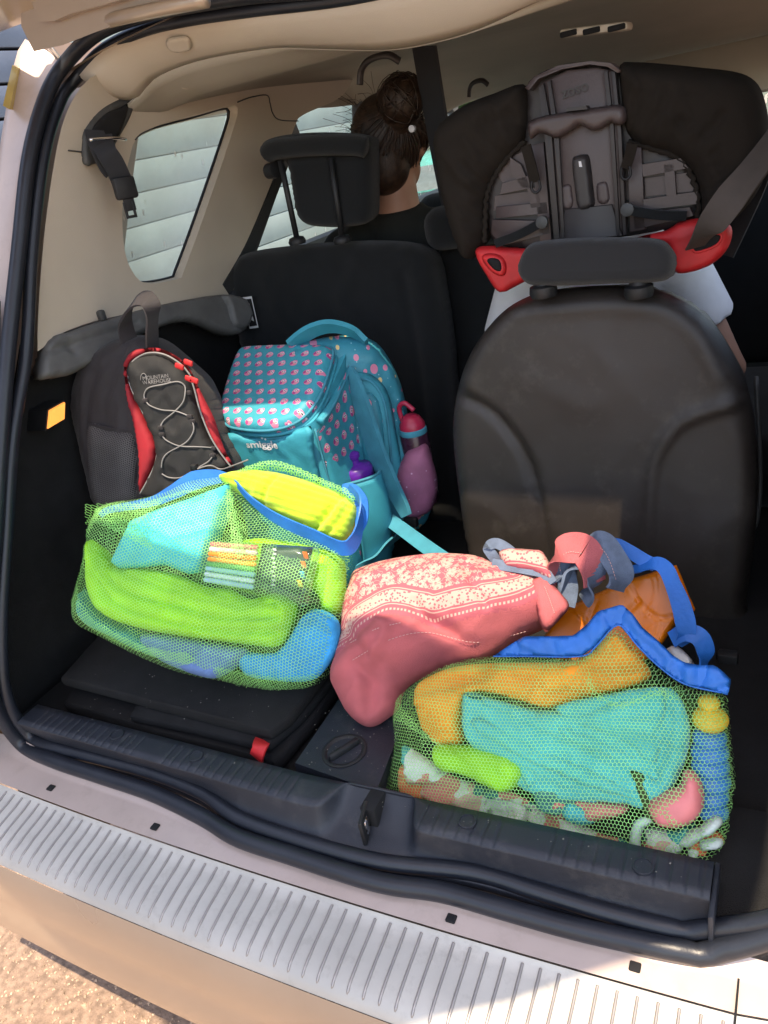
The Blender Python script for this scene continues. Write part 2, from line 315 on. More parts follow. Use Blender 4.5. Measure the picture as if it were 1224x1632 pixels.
# ---------------------------------------------------------------- soft body from an outline on a plane
class Soft:
    def __init__(s,px,p0,n,T=.04,Tb=.03,Rd=.05,res=.008,creases=(),wr=0,wsc=12,wdir=None,bumps=(),smooth=4,seed=1,shift=0,up=(0,0,1),flatR=None):
        s.e1,s.e2,s.n=basis(n,up); s.p0=A(*p0)+s.n*shift; s.T,s.Tb,s.R,s.res=T,Tb,Rd,res; s.seed=seed; s.wr,s.wsc,s.wdir=wr,wsc,wdir
        q=np.array([s.to2(u,v) for u,v in px]); 
        if smooth>1: q=cr(q,smooth,True)
        L=np.linalg.norm(np.diff(np.vstack([q,q[:1]]),axis=0),axis=1).sum(); s.poly=resample(q,max(12,int(L/res)),True)
        s.cre=[(np.array([s.tos(u,v) for u,v in c[0]]),c[1],c[2]) for c in creases]
        s.cre=[(cr(c,6),w_,d) for c,w_,d in s.cre]
        s.bmp=[(s.tos(u,v),r,a) for u,v,r,a in bumps]
    def to2(s,u,v): p=W(u,v,pl=(s.p0,s.n))-s.p0; return np.array([p@s.e1,p@s.e2])
    def tos(s,u,v):
        k=0; d=ray(u,v)
        for _ in range(10):
            t=((s.p0+s.n*k-CAM)@s.n)/(d@s.n); p=CAM+d*t-s.p0; q=A(p@s.e1,p@s.e2); ins=inside(q[None],s.poly)[0]; k=.5*k+.5*(s.T*s.prof(dist(q,s.poly),s.R)[0] if ins else 0)
        return q
    def prof(s,d,R_): x=np.clip(d/R_,0,1); return np.sqrt(np.clip(1-(1-x)**2,0,1))
    def h(s,Q,d=None):
        Q=np.atleast_2d(Q); d=dist(Q,s.poly) if d is None else d; pr=s.prof(d,s.R); h=s.T*pr
        if s.wr:
            P=Q.copy()
            if s.wdir is not None:
                c,sn=math.cos(s.wdir),math.sin(s.wdir); P=np.stack([(Q[:,0]*c+Q[:,1]*sn)*.28,-Q[:,0]*sn+Q[:,1]*c],1)
            w_=nz(P,s.wsc,s.seed,2); w2=nz(P+.37,s.wsc*2.3,s.seed+9,2); f1=1-np.clip(np.abs(w_)*3.2,0,1); f2=1-np.clip(np.abs(w2)*3.2,0,1)
            h=h+s.wr*pr*(f1**1.6*1.3-.6+w_*1.2+.45*(f2**1.5-.4))
        for c,wd,dp in s.cre: h=h-dp*np.exp(-(dist(Q,c,False)/wd)**2)*np.minimum(1,pr*1.5)
        for c,r,a in s.bmp: h=h+a*np.exp(-((Q-c)**2).sum(1)/r**2)*pr
        return h
    def to3(s,Q,h): Q=np.atleast_2d(Q); return s.p0+Q[:,:1]*s.e1+Q[:,1:2]*s.e2+np.atleast_1d(h)[:,None]*s.n
    def at(s,u,v,lift=.001):
        d=ray(u,v); k=0
        for _ in range(12):
            t=((s.p0+s.n*k-CAM)@s.n)/(d@s.n); p=CAM+d*t-s.p0; q=A(p@s.e1,p@s.e2)
            ins=inside(q[None],s.poly)[0]; hh=(s.h(q)[0] if ins else 0)+lift; k=.6*k+.4*hh
        return CAM+d*t
    def path(s,px,lift=.001,per=6): return cr(np.array([s.at(u,v,lift) for u,v in px]),per)
    def mesh(s,name,m,parent=None,sd=None,back=True):
        lo,hi=s.poly.min(0),s.poly.max(0); r=s.res; g=[]
        ys=np.arange(lo[1],hi[1],r*.87)
        for i,y in enumerate(ys):
            xs=np.arange(lo[0]+(i%2)*r/2,hi[0],r); g.append(np.stack([xs,np.full_like(xs,y)],1))
        g=np.vstack(g); g=g[inside(g,s.poly)]; g=g[dist(g,s.poly)>r*.55]
        nb=len(s.poly); P=np.vstack([s.poly,g]); E=[(i,(i+1)%nb) for i in range(nb)]
        ov,_,of,_,_,_=delaunay_2d_cdt([Vector(p) for p in P],E,[],1,1e-7)
        Q=np.array([(v.x,v.y) for v in ov]); d=dist(Q,s.poly); d[d<1e-6]=0; h=s.h(Q,d); h[d==0]=0
        top=s.to3(Q,h); n=len(Q); V=list(top); Fc=[tuple(f) for f in of if len(f)==3]
        a=Q[Fc[0][1]]-Q[Fc[0][0]]; b=Q[Fc[0][2]]-Q[Fc[0][0]]
        if a[0]*b[1]-a[1]*b[0]<0: Fc=[f[::-1] for f in Fc]
        uv=list(Q)
        if back:
            bidx=np.full(n,-1); k=n; bp=s.to3(Q,-s.Tb*s.prof(d,s.R))
            for i in range(n):
                if d[i]==0: bidx[i]=i
                else: bidx[i]=k; k+=1; V.append(bp[i]); uv.append(Q[i])
            Fc+= [tuple(bidx[j] for j in f[::-1]) for f in Fc]
        o=mesh(name,V,Fc,m,parent,uv=uv)
        if sd is not None:
            line=cr(np.array([s.tos(u,v) for u,v in sd]),6); U=np.array(uv); dd=dist(U,line,False)
            # sign from nearest segment side
            at=o.data.attributes.new('sd','FLOAT','POINT'); seg=line[1:]-line[:-1]; mid=(line[1:]+line[:-1])/2
            near=((U[:,None]-mid[None])**2).sum(2).argmin(1); w_=U-line[near]; sg=np.sign(seg[near][:,0]*w_[:,1]-seg[near][:,1]*w_[:,0]); at.data.foreach_set('value',dd*sg)
        return o
    def net(s,name,m,parent=None,cell=.005,wd=.0009,clip=None,lift=.0,back=False,Tb=None,mesh2=None,ang=.2,flow=.0025):
        lo,hi=s.poly.min(0)-.02,s.poly.max(0)+.02; a=cell/math.sqrt(3); pts={}; E=[]
        c0,s0=math.cos(ang),math.sin(ang); ctr=(lo+hi)/2; ext=np.linalg.norm(hi-lo)/2
        nx=int(2*ext/cell)+2; ny=int(2*ext/(1.5*a))+2; V=[];idx={}
        def vid(x,y):
            k=(round(x/a*4),round(y/a*4))
            if k not in idx: idx[k]=len(V); V.append((x,y))
            return idx[k]
        for j in range(ny):
            for i in range(nx):
                cx=-ext+i*cell+(j%2)*cell/2; cy=-ext+j*1.5*a
                hx=[(cx+a*math.cos(math.pi/6+k*math.pi/3),cy+a*math.sin(math.pi/6+k*math.pi/3)) for k in (5,0,1,2)]
                ids=[vid(*p) for p in hx]; E+=[(ids[0],ids[1]),(ids[1],ids[2]),(ids[2],ids[3])]
        V=np.array(V); V=np.stack([V[:,0]*c0-V[:,1]*s0,V[:,0]*s0+V[:,1]*c0],1)+ctr
        wv=np.array([[noise.noise(Vector((p[0]*9,p[1]*9,s.seed))),noise.noise(Vector((p[0]*9,p[1]*9,s.seed+5)))] for p in V]); V=V+wv*flow*3
        ok=inside(V,s.poly); d=dist(V,s.poly); ok&=d>.0005
        if clip is not None:
            cp=np.array([s.to2(u,v) for u,v in clip]); ok&=inside(V,cp)
        E=np.array(E); E=E[ok[E[:,0]]&ok[E[:,1]]]; use=np.unique(E); mp_=np.full(len(V),-1); mp_[use]=np.arange(len(use)); V=V[use]; E=mp_[E]; d=d[use]
        ee=.002
        if back: 
            f=lambda Q: -(Tb or s.Tb)*s.prof(dist(Q,s.poly),s.R)
        else: f=lambda Q: s.h(Q)+lift
        h0=f(V); gx=(f(V+A(ee,0))-h0)/ee; gy=(f(V+A(0,ee))-h0)/ee
        P=s.to3(V,h0); Nn=s.n[None]-np.clip(gx,-4,4)[:,None]*s.e1-np.clip(gy,-4,4)[:,None]*s.e2; Nn/=np.linalg.norm(Nn,axis=1)[:,None]
        D=P[E[:,1]]-P[E[:,0]]; L=np.linalg.norm(D,axis=1); k=L<cell*3.2; E=E[k]; D=D[k]/L[k][:,None]
        sd=np.cross(D,Nn[E[:,0]]); sd/=np.linalg.norm(sd,axis=1)[:,None]+1e-9; x=sd*wd/2; e=D*wd*.3
        a0,b0=P[E[:,0]]-e,P[E[:,1]]+e; VV=np.stack([a0-x,a0+x,b0+x,b0-x],1).reshape(-1,3); m_=len(E)
        me=bpy.data.meshes.new(name); me.vertices.add(m_*4); me.vertices.foreach_set('co',VV.ravel()); me.loops.add(m_*4); me.loops.foreach_set('vertex_index',np.arange(m_*4)); me.polygons.add(m_); me.polygons.foreach_set('loop_start',np.arange(m_)*4); me.polygons.foreach_set('loop_total',np.full(m_,4)); me.update(calc_edges=True)
        o=link(name,me,m,parent,False); return o
def text3(name,txt,soft,u,v,size,m,parent,rot=0,ext=.0006,lift=.0012,bold=0,squash=1):
    """flat print laid onto a soft surface; anchor pixel = centre"""
    c=bpy.data.curves.new(name,'FONT'); c.body=txt; c.size=size; c.align_x='CENTER'; c.align_y='CENTER'; c.extrude=0; c.offset=bold; c.resolution_u=4
    tmp=bpy.data.objects.new('t',c); COL.objects.link(tmp); dg=bpy.context.evaluated_depsgraph_get(); me=bpy.data.meshes.new_from_object(tmp.evaluated_get(dg)); bpy.data.objects.remove(tmp)
    me.name=name; p=soft.at(u,v)-soft.p0; q0=A(p@soft.e1,p@soft.e2); n=len(me.vertices); co=np.empty(n*3); me.vertices.foreach_get('co',co); co=co.reshape(-1,3)
    cr_,sr=math.cos(rot),math.sin(rot); Q=np.stack([co[:,0]*cr_-co[:,1]*sr,(co[:,0]*sr+co[:,1]*cr_)*squash],1)+q0
    P=soft.to3(Q,soft.h(Q)+lift); me.vertices.foreach_set('co',P.ravel()); me.update()
    return link(name,me,m,parent,False)
# ================================================================ GROUND AND SURROUNDINGS
def plane(name,x0,x1,y0,y1,z,m,n=2):
    xs=np.linspace(x0,x1,n); ys=np.linspace(y0,y1,n); return grid(name,[[A(x,y,z) for x in xs] for y in ys],m)
GZ=-.60
tag(plane('ground',-60,60,-60,60,GZ,asph,2),kind='structure')
# stones of the rough asphalt near the bumper
def pebbles():
    base=np.array([(1,0,0),(-.5,.87,0),(-.5,-.87,0),(.3,.5,.8),(-.6,.1,.7),(.3,-.55,.75)],float); fc=[(0,3,5),(0,1,3),(1,4,3),(1,2,4),(2,5,4),(2,0,5),(3,4,5)]
    V=[];Fc=[]
    for i in range(9000):
        x=-1.35+1.5*random.random(); y=-.75+.95*random.random(); s_=random.uniform(.0015,.0048); a=random.random()*6.28; c,sn=math.cos(a),math.sin(a); k=len(V)
        for b in base: bx,by=b[0]*s_*random.uniform(.8,1.3),b[1]*s_; V.append((x+bx*c-by*sn,y+bx*sn+by*c,GZ-.0006+b[2]*s_*random.uniform(.4,.9)))
        Fc+=[tuple(k+j for j in f) for f in fc]
    tag(mesh('loose_gravel',V,Fc,pebm,None,False),kind='stuff')
pebbles()
tag(plane('paving',-3.3,-2.3,-8,12,GZ+.004,concrete),kind='structure')
# slatted boundary wall to the left of the car
def boards(name,label,x,y0,y1,m,pitch=.165,gapm=None,n=22):
    fw=thing(name,label,'wall',(x,(y0+y1)/2,GZ)); bme=None; L=y1-y0; yc=(y0+y1)/2
    for i in range(n):
        z=GZ+.08+i*pitch
        if bme is None: o=box('board',(x,yc,z),(.05,L,pitch-(.015 if m is wallm else .004)),m,fw,.006); bme=o; z0=z
        else: o=bme.copy(); COL.objects.link(o); o.parent=fw; o.location=bme.location+Vector((0,0,z-z0))
    box('backing',(x-.06,yc,GZ+n*pitch/2),(.06,L,n*pitch),gapm or dark,fw,0)
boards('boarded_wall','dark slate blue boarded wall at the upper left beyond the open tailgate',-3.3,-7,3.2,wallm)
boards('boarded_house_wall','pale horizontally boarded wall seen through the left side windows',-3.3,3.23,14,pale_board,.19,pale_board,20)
def leafmass(name,label,c,size,n,group=None):
    t=thing(name,label,'bush',(c[0],c[1],GZ),group); V=[];Fc=[]
    for i in range(n):
        d=_n(RNG.normal(size=3)); r=RNG.random()**.4; p=A(*c)+d*r*A(*size)*(1+.3*noise.noise(Vector(d*2.2+c[0]))); q=_n(RNG.normal(size=3)); e=_n(np.cross(q,d+A(.01,0,0))); s_=RNG.uniform(.03,.07); k=len(V)
        V+= [p-e*s_,p+q*s_*.5,p+e*s_,p-q*s_*.5]; Fc.append((k,k+1,k+2,k+3))
    tag(mesh('crown',V,Fc,leafm,t,False),kind='stuff')
    for k in range(4):
        a=k*1.6; tube('trunk',[A(c[0]+.1*math.cos(a),c[1]+.1*math.sin(a),GZ-.05),A(c[0]+.2*math.cos(a),c[1]+.2*math.sin(a),c[2]-.3*size[2]),A(c[0]+size[0]*.5*math.cos(a),c[1]+size[1]*.5*math.sin(a),c[2]+.3*size[2])],np.array([.05,.035,.015]),bark,t,7)
leafmass('garden_bush','large green bush ahead of the windscreen, right of the passenger',(-.9,7.4,.9),(1.6,1.0,1.6),9000)
leafmass('garden_shrub','smaller green shrub ahead of the car near the boarded wall',(-2.5,8.0,.7),(.9,.9,1.3),5000)
# car parked ahead, glimpsed through the windscreen
pc=thing('parked_car','teal car parked ahead, glimpsed through the windscreen beside the passenger','car',(-1.35,5.2,GZ))
def carprof(x): 
    return [A(x,y,z) for y,z in ((4.2,-.35),(4.15,.05),(4.3,.22),(4.7,.26),(5.05,.55),(5.9,.60),(6.5,.28),(7.1,.18),(7.2,-.35))]
loft('body',[carprof(-2.05),carprof(-1.98),carprof(-.72),carprof(-.65)],tealcar,pc)
box('rear_window',(-1.35,4.87,.42),(1.1,.02,.24),chrome,pc,.005,rot=Matrix.Rotation(-.9,3,'X'))
for x in (-1.98,-.72):
    for y in (4.7,6.6): lathe('wheel',[(.05,-.08),(.26,-.08),(.3,-.05),(.3,.05),(.26,.08),(.05,.08)],(x,y,GZ+.3),(1,0,0),rub,pc,20)

# ================================================================ THE CAR
car=thing('estate_car','champagne coloured people carrier with its boot open and loaded with bags','car',(0,1.2,GZ))
ZS=-.05
# ---- rubber seals round the boot opening
bo=[(1135,1518),(1084,1515),(1008,1500),(906,1477),(804,1449),(702,1421),(600,1405),(458,1361),(377,1334),(323,1302),(243,1264),(162,1237),(81,1210),(32,1183)]
bi=[(1110,1482),(1059,1477),(957,1451),(855,1420),(753,1390),(600,1372),(463,1334),(377,1302),(323,1264),(243,1232),(162,1210),(81,1189),(48,1172)]
left=[(-18,1100),(-22,1000),(-8,850),(2,700),(13,560),(30,400),(47,250),(75,150)]
lefti=[(10,1110),(2,1000),(10,850),(20,700),(42,562),(51,400),(69,250),(96,160)]
def seal(bot,lf,topx,dz,dy,xr):
    P=[W(u,v,z=ZS+dz) for u,v in bot]
    Lp=[W(u,v,x=-.585) for u,v in lf]
    T=[W(u,v,y=.56+dy) for u,v in topx]
    T=[p for p in T]
    Rr=[A(.30,T[-1][1],T[-1][2]-.004),A(.46,.55+dy,T[-1][2]-.03),A(xr-.03,.50+dy,T[-1][2]-.09),A(xr+.01,.40,.80),A(xr+.03,.27,.57),A(xr+.03,.12,.33),A(xr+.02,.03,.14),A(xr-.005,-.02,.02)]
    return P,P+Lp+T+Rr
Po,SO=seal(bo,left,[(105,100),(155,52),(225,24),(300,8),(400,-8),(600,-30)],-.004,0,.64)
Pi,SI=seal(bi,lefti,[(122,125),(165,80),(230,48),(300,31),(400,16),(600,-12)],.004,.02,.625)
SOc=resample(cr(SO,6,True),320,True); SIc=resample(cr(SI,6,True),320,True)
tube('outer_seal',SOc,.0125,rub,car,12,True); tube('inner_seal',SIc,.0105,rub,car,12,True)
mid=[(a+b)/2 for a,b in zip(SOc,SIc)]
tube('seal_web',np.array(mid)-A(0,-.012,.008),.009,rub,car,6,True)
# ---- painted lip, step plate, bumper
def prof_y(x): return -.012*(x/.6)**2*-1
def lipinner(x):   # follows the outer seal
    P=np.array(Po)[::-1]; return np.interp(x,P[:,0],P[:,1])+.004
xs=np.linspace(-.78,.66,60)
def bow(x): return .045*(abs(x)/.65)**2.6
rows=[]
ZL=-.066
STP=[(0,1247),(59,1272),(121,1296),(189,1319),(259,1345),(334,1369),(377,1380),(453,1400),(539,1430),(590,1447),(666,1477),(773,1507),(860,1533),(952,1558),(1044,1581),(1141,1604)]
SBT=[(0,1372),(108,1420),(216,1469),(323,1512),(410,1550),(485,1582),(566,1611)]
_t=np.array([W(u,v,z=ZL-.004) for u,v in STP]); _b=np.array([W(u,v,z=ZL-.040) for u,v in SBT])
_ft=np.polyfit(_t[:,0],_t[:,1],2); _fb=np.polyfit(_b[:,0],_b[:,1],2)
yl=lambda x: float(np.polyval(_ft,x)) if x<.56 else float(np.polyval(_ft,.56))+.15*(x-.56)
wdt=float(np.mean([np.polyval(_ft,x)-np.polyval(_fb,x) for x in (-.35,-.2,0)])); print('STEP',_ft,_fb,wdt)
for t in np.linspace(0,1,6): rows.append([A(x,(1-t)*lipinner(x)+t*yl(x),ZS-.012*(t>0)-.006*t) for x in xs])
lip=grid('boot_lip',rows,lipm,car)
for (u,v) in ((81,1255),(247,1317),(719,1463),(1012,1540)):
    p=W(u,v,z=ZL+.0015); o=box('clip_hole',p+A(0,0,-.0008),(.0125,.0115,.004),dark,lip,.0019,seg=4)
for (u,v) in ((1173,1570),):
    p=W(u,v,z=ZL); box('panel_gap',p+A(.002,.0,0),(.0022,.16,.004),dark,lip,0)
K=wdt/.150
sec=[(0,0),(.004,-.006),(.03*K,-.010),(.08*K,-.015),(.125*K,-.022),(.143*K,-.030),(.150*K,-.040)]
zs0=ZL-.006
rows=[[A(x,yl(x)-d+ .0,zs0+z) for x in xs] for d,z in sec]
step=grid('step_plate',rows,silver,car,thick=0)
pr=None
rid=[]
for i,x in enumerate(np.arange(-.76,.64,.0208)):
    pts=[(.007,-.0063),(.014,-.0073),(.05,-.012),(.09,-.0165),(.122,-.0218),(.139,-.0285)]
    P=np.array([A(x,yl(x)-d*K,zs0+z+.0005) for d,z in pts])
    if pr is None:
        V,Fc=tube_geo(cr(P,3),np.r_[.0006,np.ones(14)*.0019,.0006],6,False,.9); pr=mesh('step_ridge',V,Fc,ridgem,step); y0=yl(x); x0=x
    else:
        o=pr.copy(); COL.objects.link(o); o.parent=step; o.location=pr.location+Vector((x-x0,yl(x)-y0,0))
sec2=[(.150*K+a,b) for a,b in ((0,-.040),(.006,-.055),(.010,-.075),(.010,-.11),(.004,-.15),(.004,-.20),(-.006,-.26),(-.03,-.32),(-.08,-.36))]
rows=[[A(x*1.03,yl(x)-d-.001,zs0+z) for x in xs] for d,z in sec2]
grid('bumper',smoothrows(rows,60,3),paint,car)
# ---- sill trim (moulded plastic with latch recess)
xa,xb=-.575,.53
def ytop_in(x): return .020-.012*(1-abs(x)/.55)
P_=np.array(Pi)[::-1]
def yseal(x): return np.interp(x,P_[:,0],P_[:,1])+.006
xl0,xl1=.055,.175   # latch recess
def rec(x): 
    s=lambda a: 1/(1+math.exp(-a/.0045)); return s(x-xl0)*s(xl1-x)
xs2=np.unique(np.r_[np.linspace(xa,xb,760),np.linspace(xl0-.03,xl0+.03,24),np.linspace(xl1-.03,xl1+.03,24)])
rows=[]
secs=[('in',-.03),('in',.0),('t',.0),('t',.25),('t',.5),('t',.75),('t',1),('e',0),('f',.25),('f',.55),('f',.85),('f',1),('s',0)]
def sill_pt(x,k):
    yi=ytop_in(x); ye=yi-.047; ys=yseal(x); r=rec(x); ye=ye+.052*r; wv=.0
    tread=.0013*(abs(((x/.0165)%1)-.5)<.13)*(1 if (x-.0)%.30>.05 else 0)*(0 if r>.3 else 1)
    zt=-.012*r*0
    if k==0: return A(x,yi+.003,-.05)
    if k==1: return A(x,yi+.001,-.003-.0*r)
    if 2<=k<=6: t=(k-2)/4; return A(x,yi+(ye-yi)*t,zt-.002*(k==6)-(tread if 3<=k<=5 else 0))
    t=(k-6)/6; tt=[.06,.22,.45,.7,.9,1][k-7]; zz=[-.006,-.016,-.028,-.037,-.040,-.044][k-7]
    return A(x,ye+(ys-ye)*tt*(1) ,zz)
rows=[[sill_pt(x,k) for x in xs2] for k in range(13)]
sill=grid('sill_trim',rows,sillm,car)
for (u,v) in ((186,1171),(312,1205),(745,1309),(1025,1381)):
    p=W(u,v,z=.001); lathe('clip_cover',[(.0115,-.004),(.0115,.0012),(.0100,.0016),(.0098,.0004),(.0005,.0004)],p,(0,0,1),sillm,sill,24)
box('sill_end',(.533,-.012,-.026),(.006,.072,.044),sillm,sill,.002)
# latch
lt=W(500,1318,z=-.02); 
box('latch_slot',(.112,-.006,-.026),(.022,.035,.05),dark,sill,.002)
la=box('latch_plate',(.110,-.030,-.020),(.006,.040,.040),black,sill,.002,rot=Matrix.Rotation(.25,3,'Z'))
box('latch_catch',(.114,-.033,-.018),(.005,.016,.022),chrome,sill,.002,rot=Matrix.Rotation(.25,3,'Z'))
# ---- boot floor
ceilz=.93
box('boot_floor',(0,.52,-.075),(1.34,1.05,.04),black2,car,.004)
box('floor_right_well',(.58,.06,-.045),(.18,.16,.02),black2,car,.004)
# underfloor tray cover with turning catch
tz=-.012
pp=[W(469,1216,z=tz),W(600,1262,z=tz),W(640,1160,z=tz),W(700,1000,z=tz),W(600,980,z=tz),W(545,1105,z=tz)]
tray=loft('tray_cover',[[A(p[0],p[1],-.05) for p in pp],[A(p[0],p[1],tz-.003) for p in pp],[A(p[0]*.985+.0008,p[1]*.985+.001,tz) for p in pp]],sillm,car)
kc=W(549,1197,z=tz)
lathe('catch_bowl',[(.034,-.010),(.034,.0006),(.031,.0018),(.028,.0004),(.022,-.0035),(.0005,-.0045)],kc+A(0,0,.001),(0,0,1),black,tray,32)
box('catch_grip',kc+A(.0,0,.002),(.010,.052,.014),black,tray,.004,rot=Matrix.Rotation(-.5,3,'Z'))
# folded boot mat
def slab(name,pts,z0,z1,m,par,rad=.008):
    c=np.mean([p[:2] for p in pts],0); q=resample(cr([p[:2] for p in pts],1,True),80,True); rings=[]
    for k in range(7):
        a=math.pi*k/6-math.pi/2; zz=(z0+z1)/2+math.sin(a)*(z1-z0)/2; off=rad*(1-math.cos(a))
        rings.append([A(p[0]+(c[0]-p[0])*off*3,p[1]+(c[1]-p[1])*off*3,zz+.004*noise.noise(Vector((p[0]*5,p[1]*5,z0*50)))) for p in q])
    return loft(name,rings,m,par)
mt=thing('folded_mat','black carpeted boot mat folded over under the left net bag','mat',tuple(W(300,1120,z=-.05)))
mz=.018
g=lambda u,v,z: W(u,v,z=z)
slab('upper_fold',[g(95,1078,mz),g(250,1120,mz),g(428,1163,mz),g(462,1140,mz),g(540,1040,mz),g(520,960,mz),g(200,960,mz)],-.004,mz,black2,mt)
slab('middle_fold',[g(205,1138,-.004),g(330,1166,-.004),g(425,1188,-.004),g(480,1140,-.004),g(560,1040,-.004),g(300,980,-.004)],-.022,-.006,black2,mt)
slab('lower_fold',[g(100,1118,-.024),g(250,1165,-.024),g(440,1212,-.024),g(500,1145,-.024),g(580,1030,-.024),g(150,1040,-.024)],-.05,-.024,black2,mt)
sp=[W(418,1180,z=-.006),W(416,1186,z=.004),W(413,1194,z=.003),W(410,1203,z=-.006),W(409,1208,z=-.016)]
tag(ribbon('strap_loop',sp,.024,redp,None,side=_n(A(.9,-.2,-.1)),th=.0018),'short red webbing loop poking out beside the folded boot mat','strap loop')
# ---- left inner side: lower black trim
def xw(y,z): # side wall shape: leans in towards the roof
    return -.615+.07*max(0,(z-.5)/.4)**1.5
rows=[]
for y in np.linspace(.0,1.25,40):
    r=[]
    for z in np.linspace(-.06,.50,24):
        y_=max(y,(z+.03)*.46-.0) if y<.3 else y
        d=.012*noise.noise(Vector((y*6,z*6,3)))+ .018*math.exp(-(((y-.33)/.10)**2+((z-.14)/.09)**2)**2)
        line=.004*sum(math.exp(-((z-q)/.004)**2) for q in (.02,.06,.10,.14,.18,.22,.30) ) if .12<y<.8 else 0
        r.append(A(-.668-d-line,y_+.0,z))
    rows.append(r)
side=grid('side_lining',rows,black2,car,thick=.004)
# join between seal and lining
jr=[[p+A(.0,.006,0) for p in resample([W(u,v,x=-.583) for u,v in lefti[:5]],20)],[A(-.668,p[1]+.06,p[2]) for p in resample([W(u,v,x=-.583) for u,v in lefti[:5]],20)]]
grid('lining_edge',jr,black2,car,thick=.004)
cn=[W(48,1172,z=ZS),W(75,1140,z=-.01),W(100,1110,z=-.01)]
# lamp in the side lining
lp=[W(u,v,x=-.612) for u,v in ((77,683),(80,654),(103,641),(102,668))]
lamp=loft('boot_lamp',[[p+A(-.03,0,0) for p in lp],[p for p in lp],[p*.92+np.mean(lp,0)*.08+A(.003,0,0) for p in lp]],lampm,car)
lo=[p+(p-np.mean(lp,0))*.18+A(-.004,0,0) for p in lp]
loft('lamp_surround',[[p+A(-.05,0,0) for p in lo],[p for p in lo]],black,lamp)
# ---- grey ledge under the window trim
LP=(A(-.60,.5,.5),A(1,.0,.25))
led=Soft([(62,600),(74,543),(110,527),(170,508),(260,485),(350,470),(385,477),(398,500),(388,528),(360,533),(300,512),(240,527),(180,556),(120,594),(85,602)],*LP,T=.014,Tb=.03,Rd=.006,res=.006,smooth=3,creases=[([(75,560),(130,545),(220,515)],.006,.006)],bumps=((118,556,.012,-.006),))
led.mesh('parcel_shelf_ledge',ledgem,car)
s_=Soft([(350,470),(384,476),(398,500),(388,526),(366,520),(358,490)],A(-.58,.9,.48),(1,-.1,.2),T=.02,Tb=.02,Rd=.01,res=.006); s_.mesh('ledge_end',ledgem,car)
# ---- beige upper side trim with the quarter window
def Wx(u,v,off=0):
    x=-.60
    for _ in range(8): p=W(u,v,x=x); x=xw(p[1],p[2])+off
    return p
hole_px=cr([(217,222),(250,200),(320,181),(371,167),(379,174),(372,205),(330,330),(293,432),(284,444),(237,452),(216,440),(200,405),(195,350),(199,290),(207,250)],5,True)
outer_px=cr([(60,560),(68,400),(88,250),(110,170),(150,120),(225,100),(300,88),(430,82),(560,90),(548,150),(480,185),(466,212),(420,330),(366,470),(250,492),(150,512),(80,540)],5,True)
def panel_hole(name,op,hp,m,par,Wf,res=.012,holes2=None):
    o=np.array([Wf(*p)[1:] for p in op]); hs=[np.array([Wf(*p)[1:] for p in h]) for h in hp]
    o=resample(o,110,True); hs=[resample(h,80,True) for h in hs]
    lo,hi=o.min(0),o.max(0); g=np.array([(y,z) for y in np.arange(lo[0],hi[0],res) for z in np.arange(lo[1],hi[1],res)])
    k=inside(g,o)&(dist(g,o)>res*.5)
    for h in hs: k&=~inside(g,h)&(dist(g,h)>res*.5)
    g=g[k]; P=[o];E=[(i,(i+1)%len(o)) for i in range(len(o))]; n=len(o)
    for h in hs: E+=[(n+i,n+(i+1)%len(h)) for i in range(len(h))]; P.append(h); n+=len(h)
    P=np.vstack(P+[g]); ov,_,of,_,_,_=delaunay_2d_cdt([Vector(p) for p in P],E,[],1,1e-7); Q=np.array([(v.x,v.y) for v in ov])
    cen=np.array([Q[list(f)].mean(0) for f in of]); keep=inside(cen,o)
    for h in hs: keep&=~inside(cen,h)
    V=[A(xw(*q),*q) for q in Q]; Fc=[tuple(f) for f,kk in zip(of,keep) if kk]
    ob=mesh(name,V,Fc,m,par); bm=bmesh.new(); bm.from_mesh(ob.data); bmesh.ops.recalc_face_normals(bm,faces=bm.faces); bm.to_mesh(ob.data); bm.free(); return ob,hs
trim,hs=panel_hole('quarter_trim',outer_px,[hole_px],beige,car,Wx)
h=hs[0]
rev=[[A(xw(*q),*q) for q in h],[A(xw(*q)-.008,*(h.mean(0)+(q-h.mean(0))*.985)) for q in h],[A(xw(*q)-.020,*(h.mean(0)+(q-h.mean(0))*.985)) for q in h],[A(xw(*q)-.028,*(h.mean(0)+(q-h.mean(0))*.98)) for q in h]]
grid('window_reveal',rev,beige,trim,closed_u=True)
rb=[A(xw(*q)-.024,*(h.mean(0)+(q-h.mean(0))*.982)) for q in h]; tube('window_rubber',rb,.004,rub,trim,6,True)
gf=np.polyfit(h[:,1],[xw(*q) for q in h],1)
gl=[A(float(np.polyval(gf,q[1]))-.036,*q) for q in [h.mean(0)+(q-h.mean(0))*1.03 for q in h]]; mesh('quarter_glass',gl,[tuple(range(len(gl)))],dusty,trim,False)
# trim joint lines
for px in ([(108,240),(135,243),(150,244)],[(215,223),(224,214),(240,206)],[(378,163),(400,155),(425,152),(430,165),(434,180),(445,191),(475,193)]):
    P=cr([Wx(u,v)+A(.001,0,0) for u,v in px],6); tube('trim_joint',P,.0014,rub if 0 else greyt,trim,5)
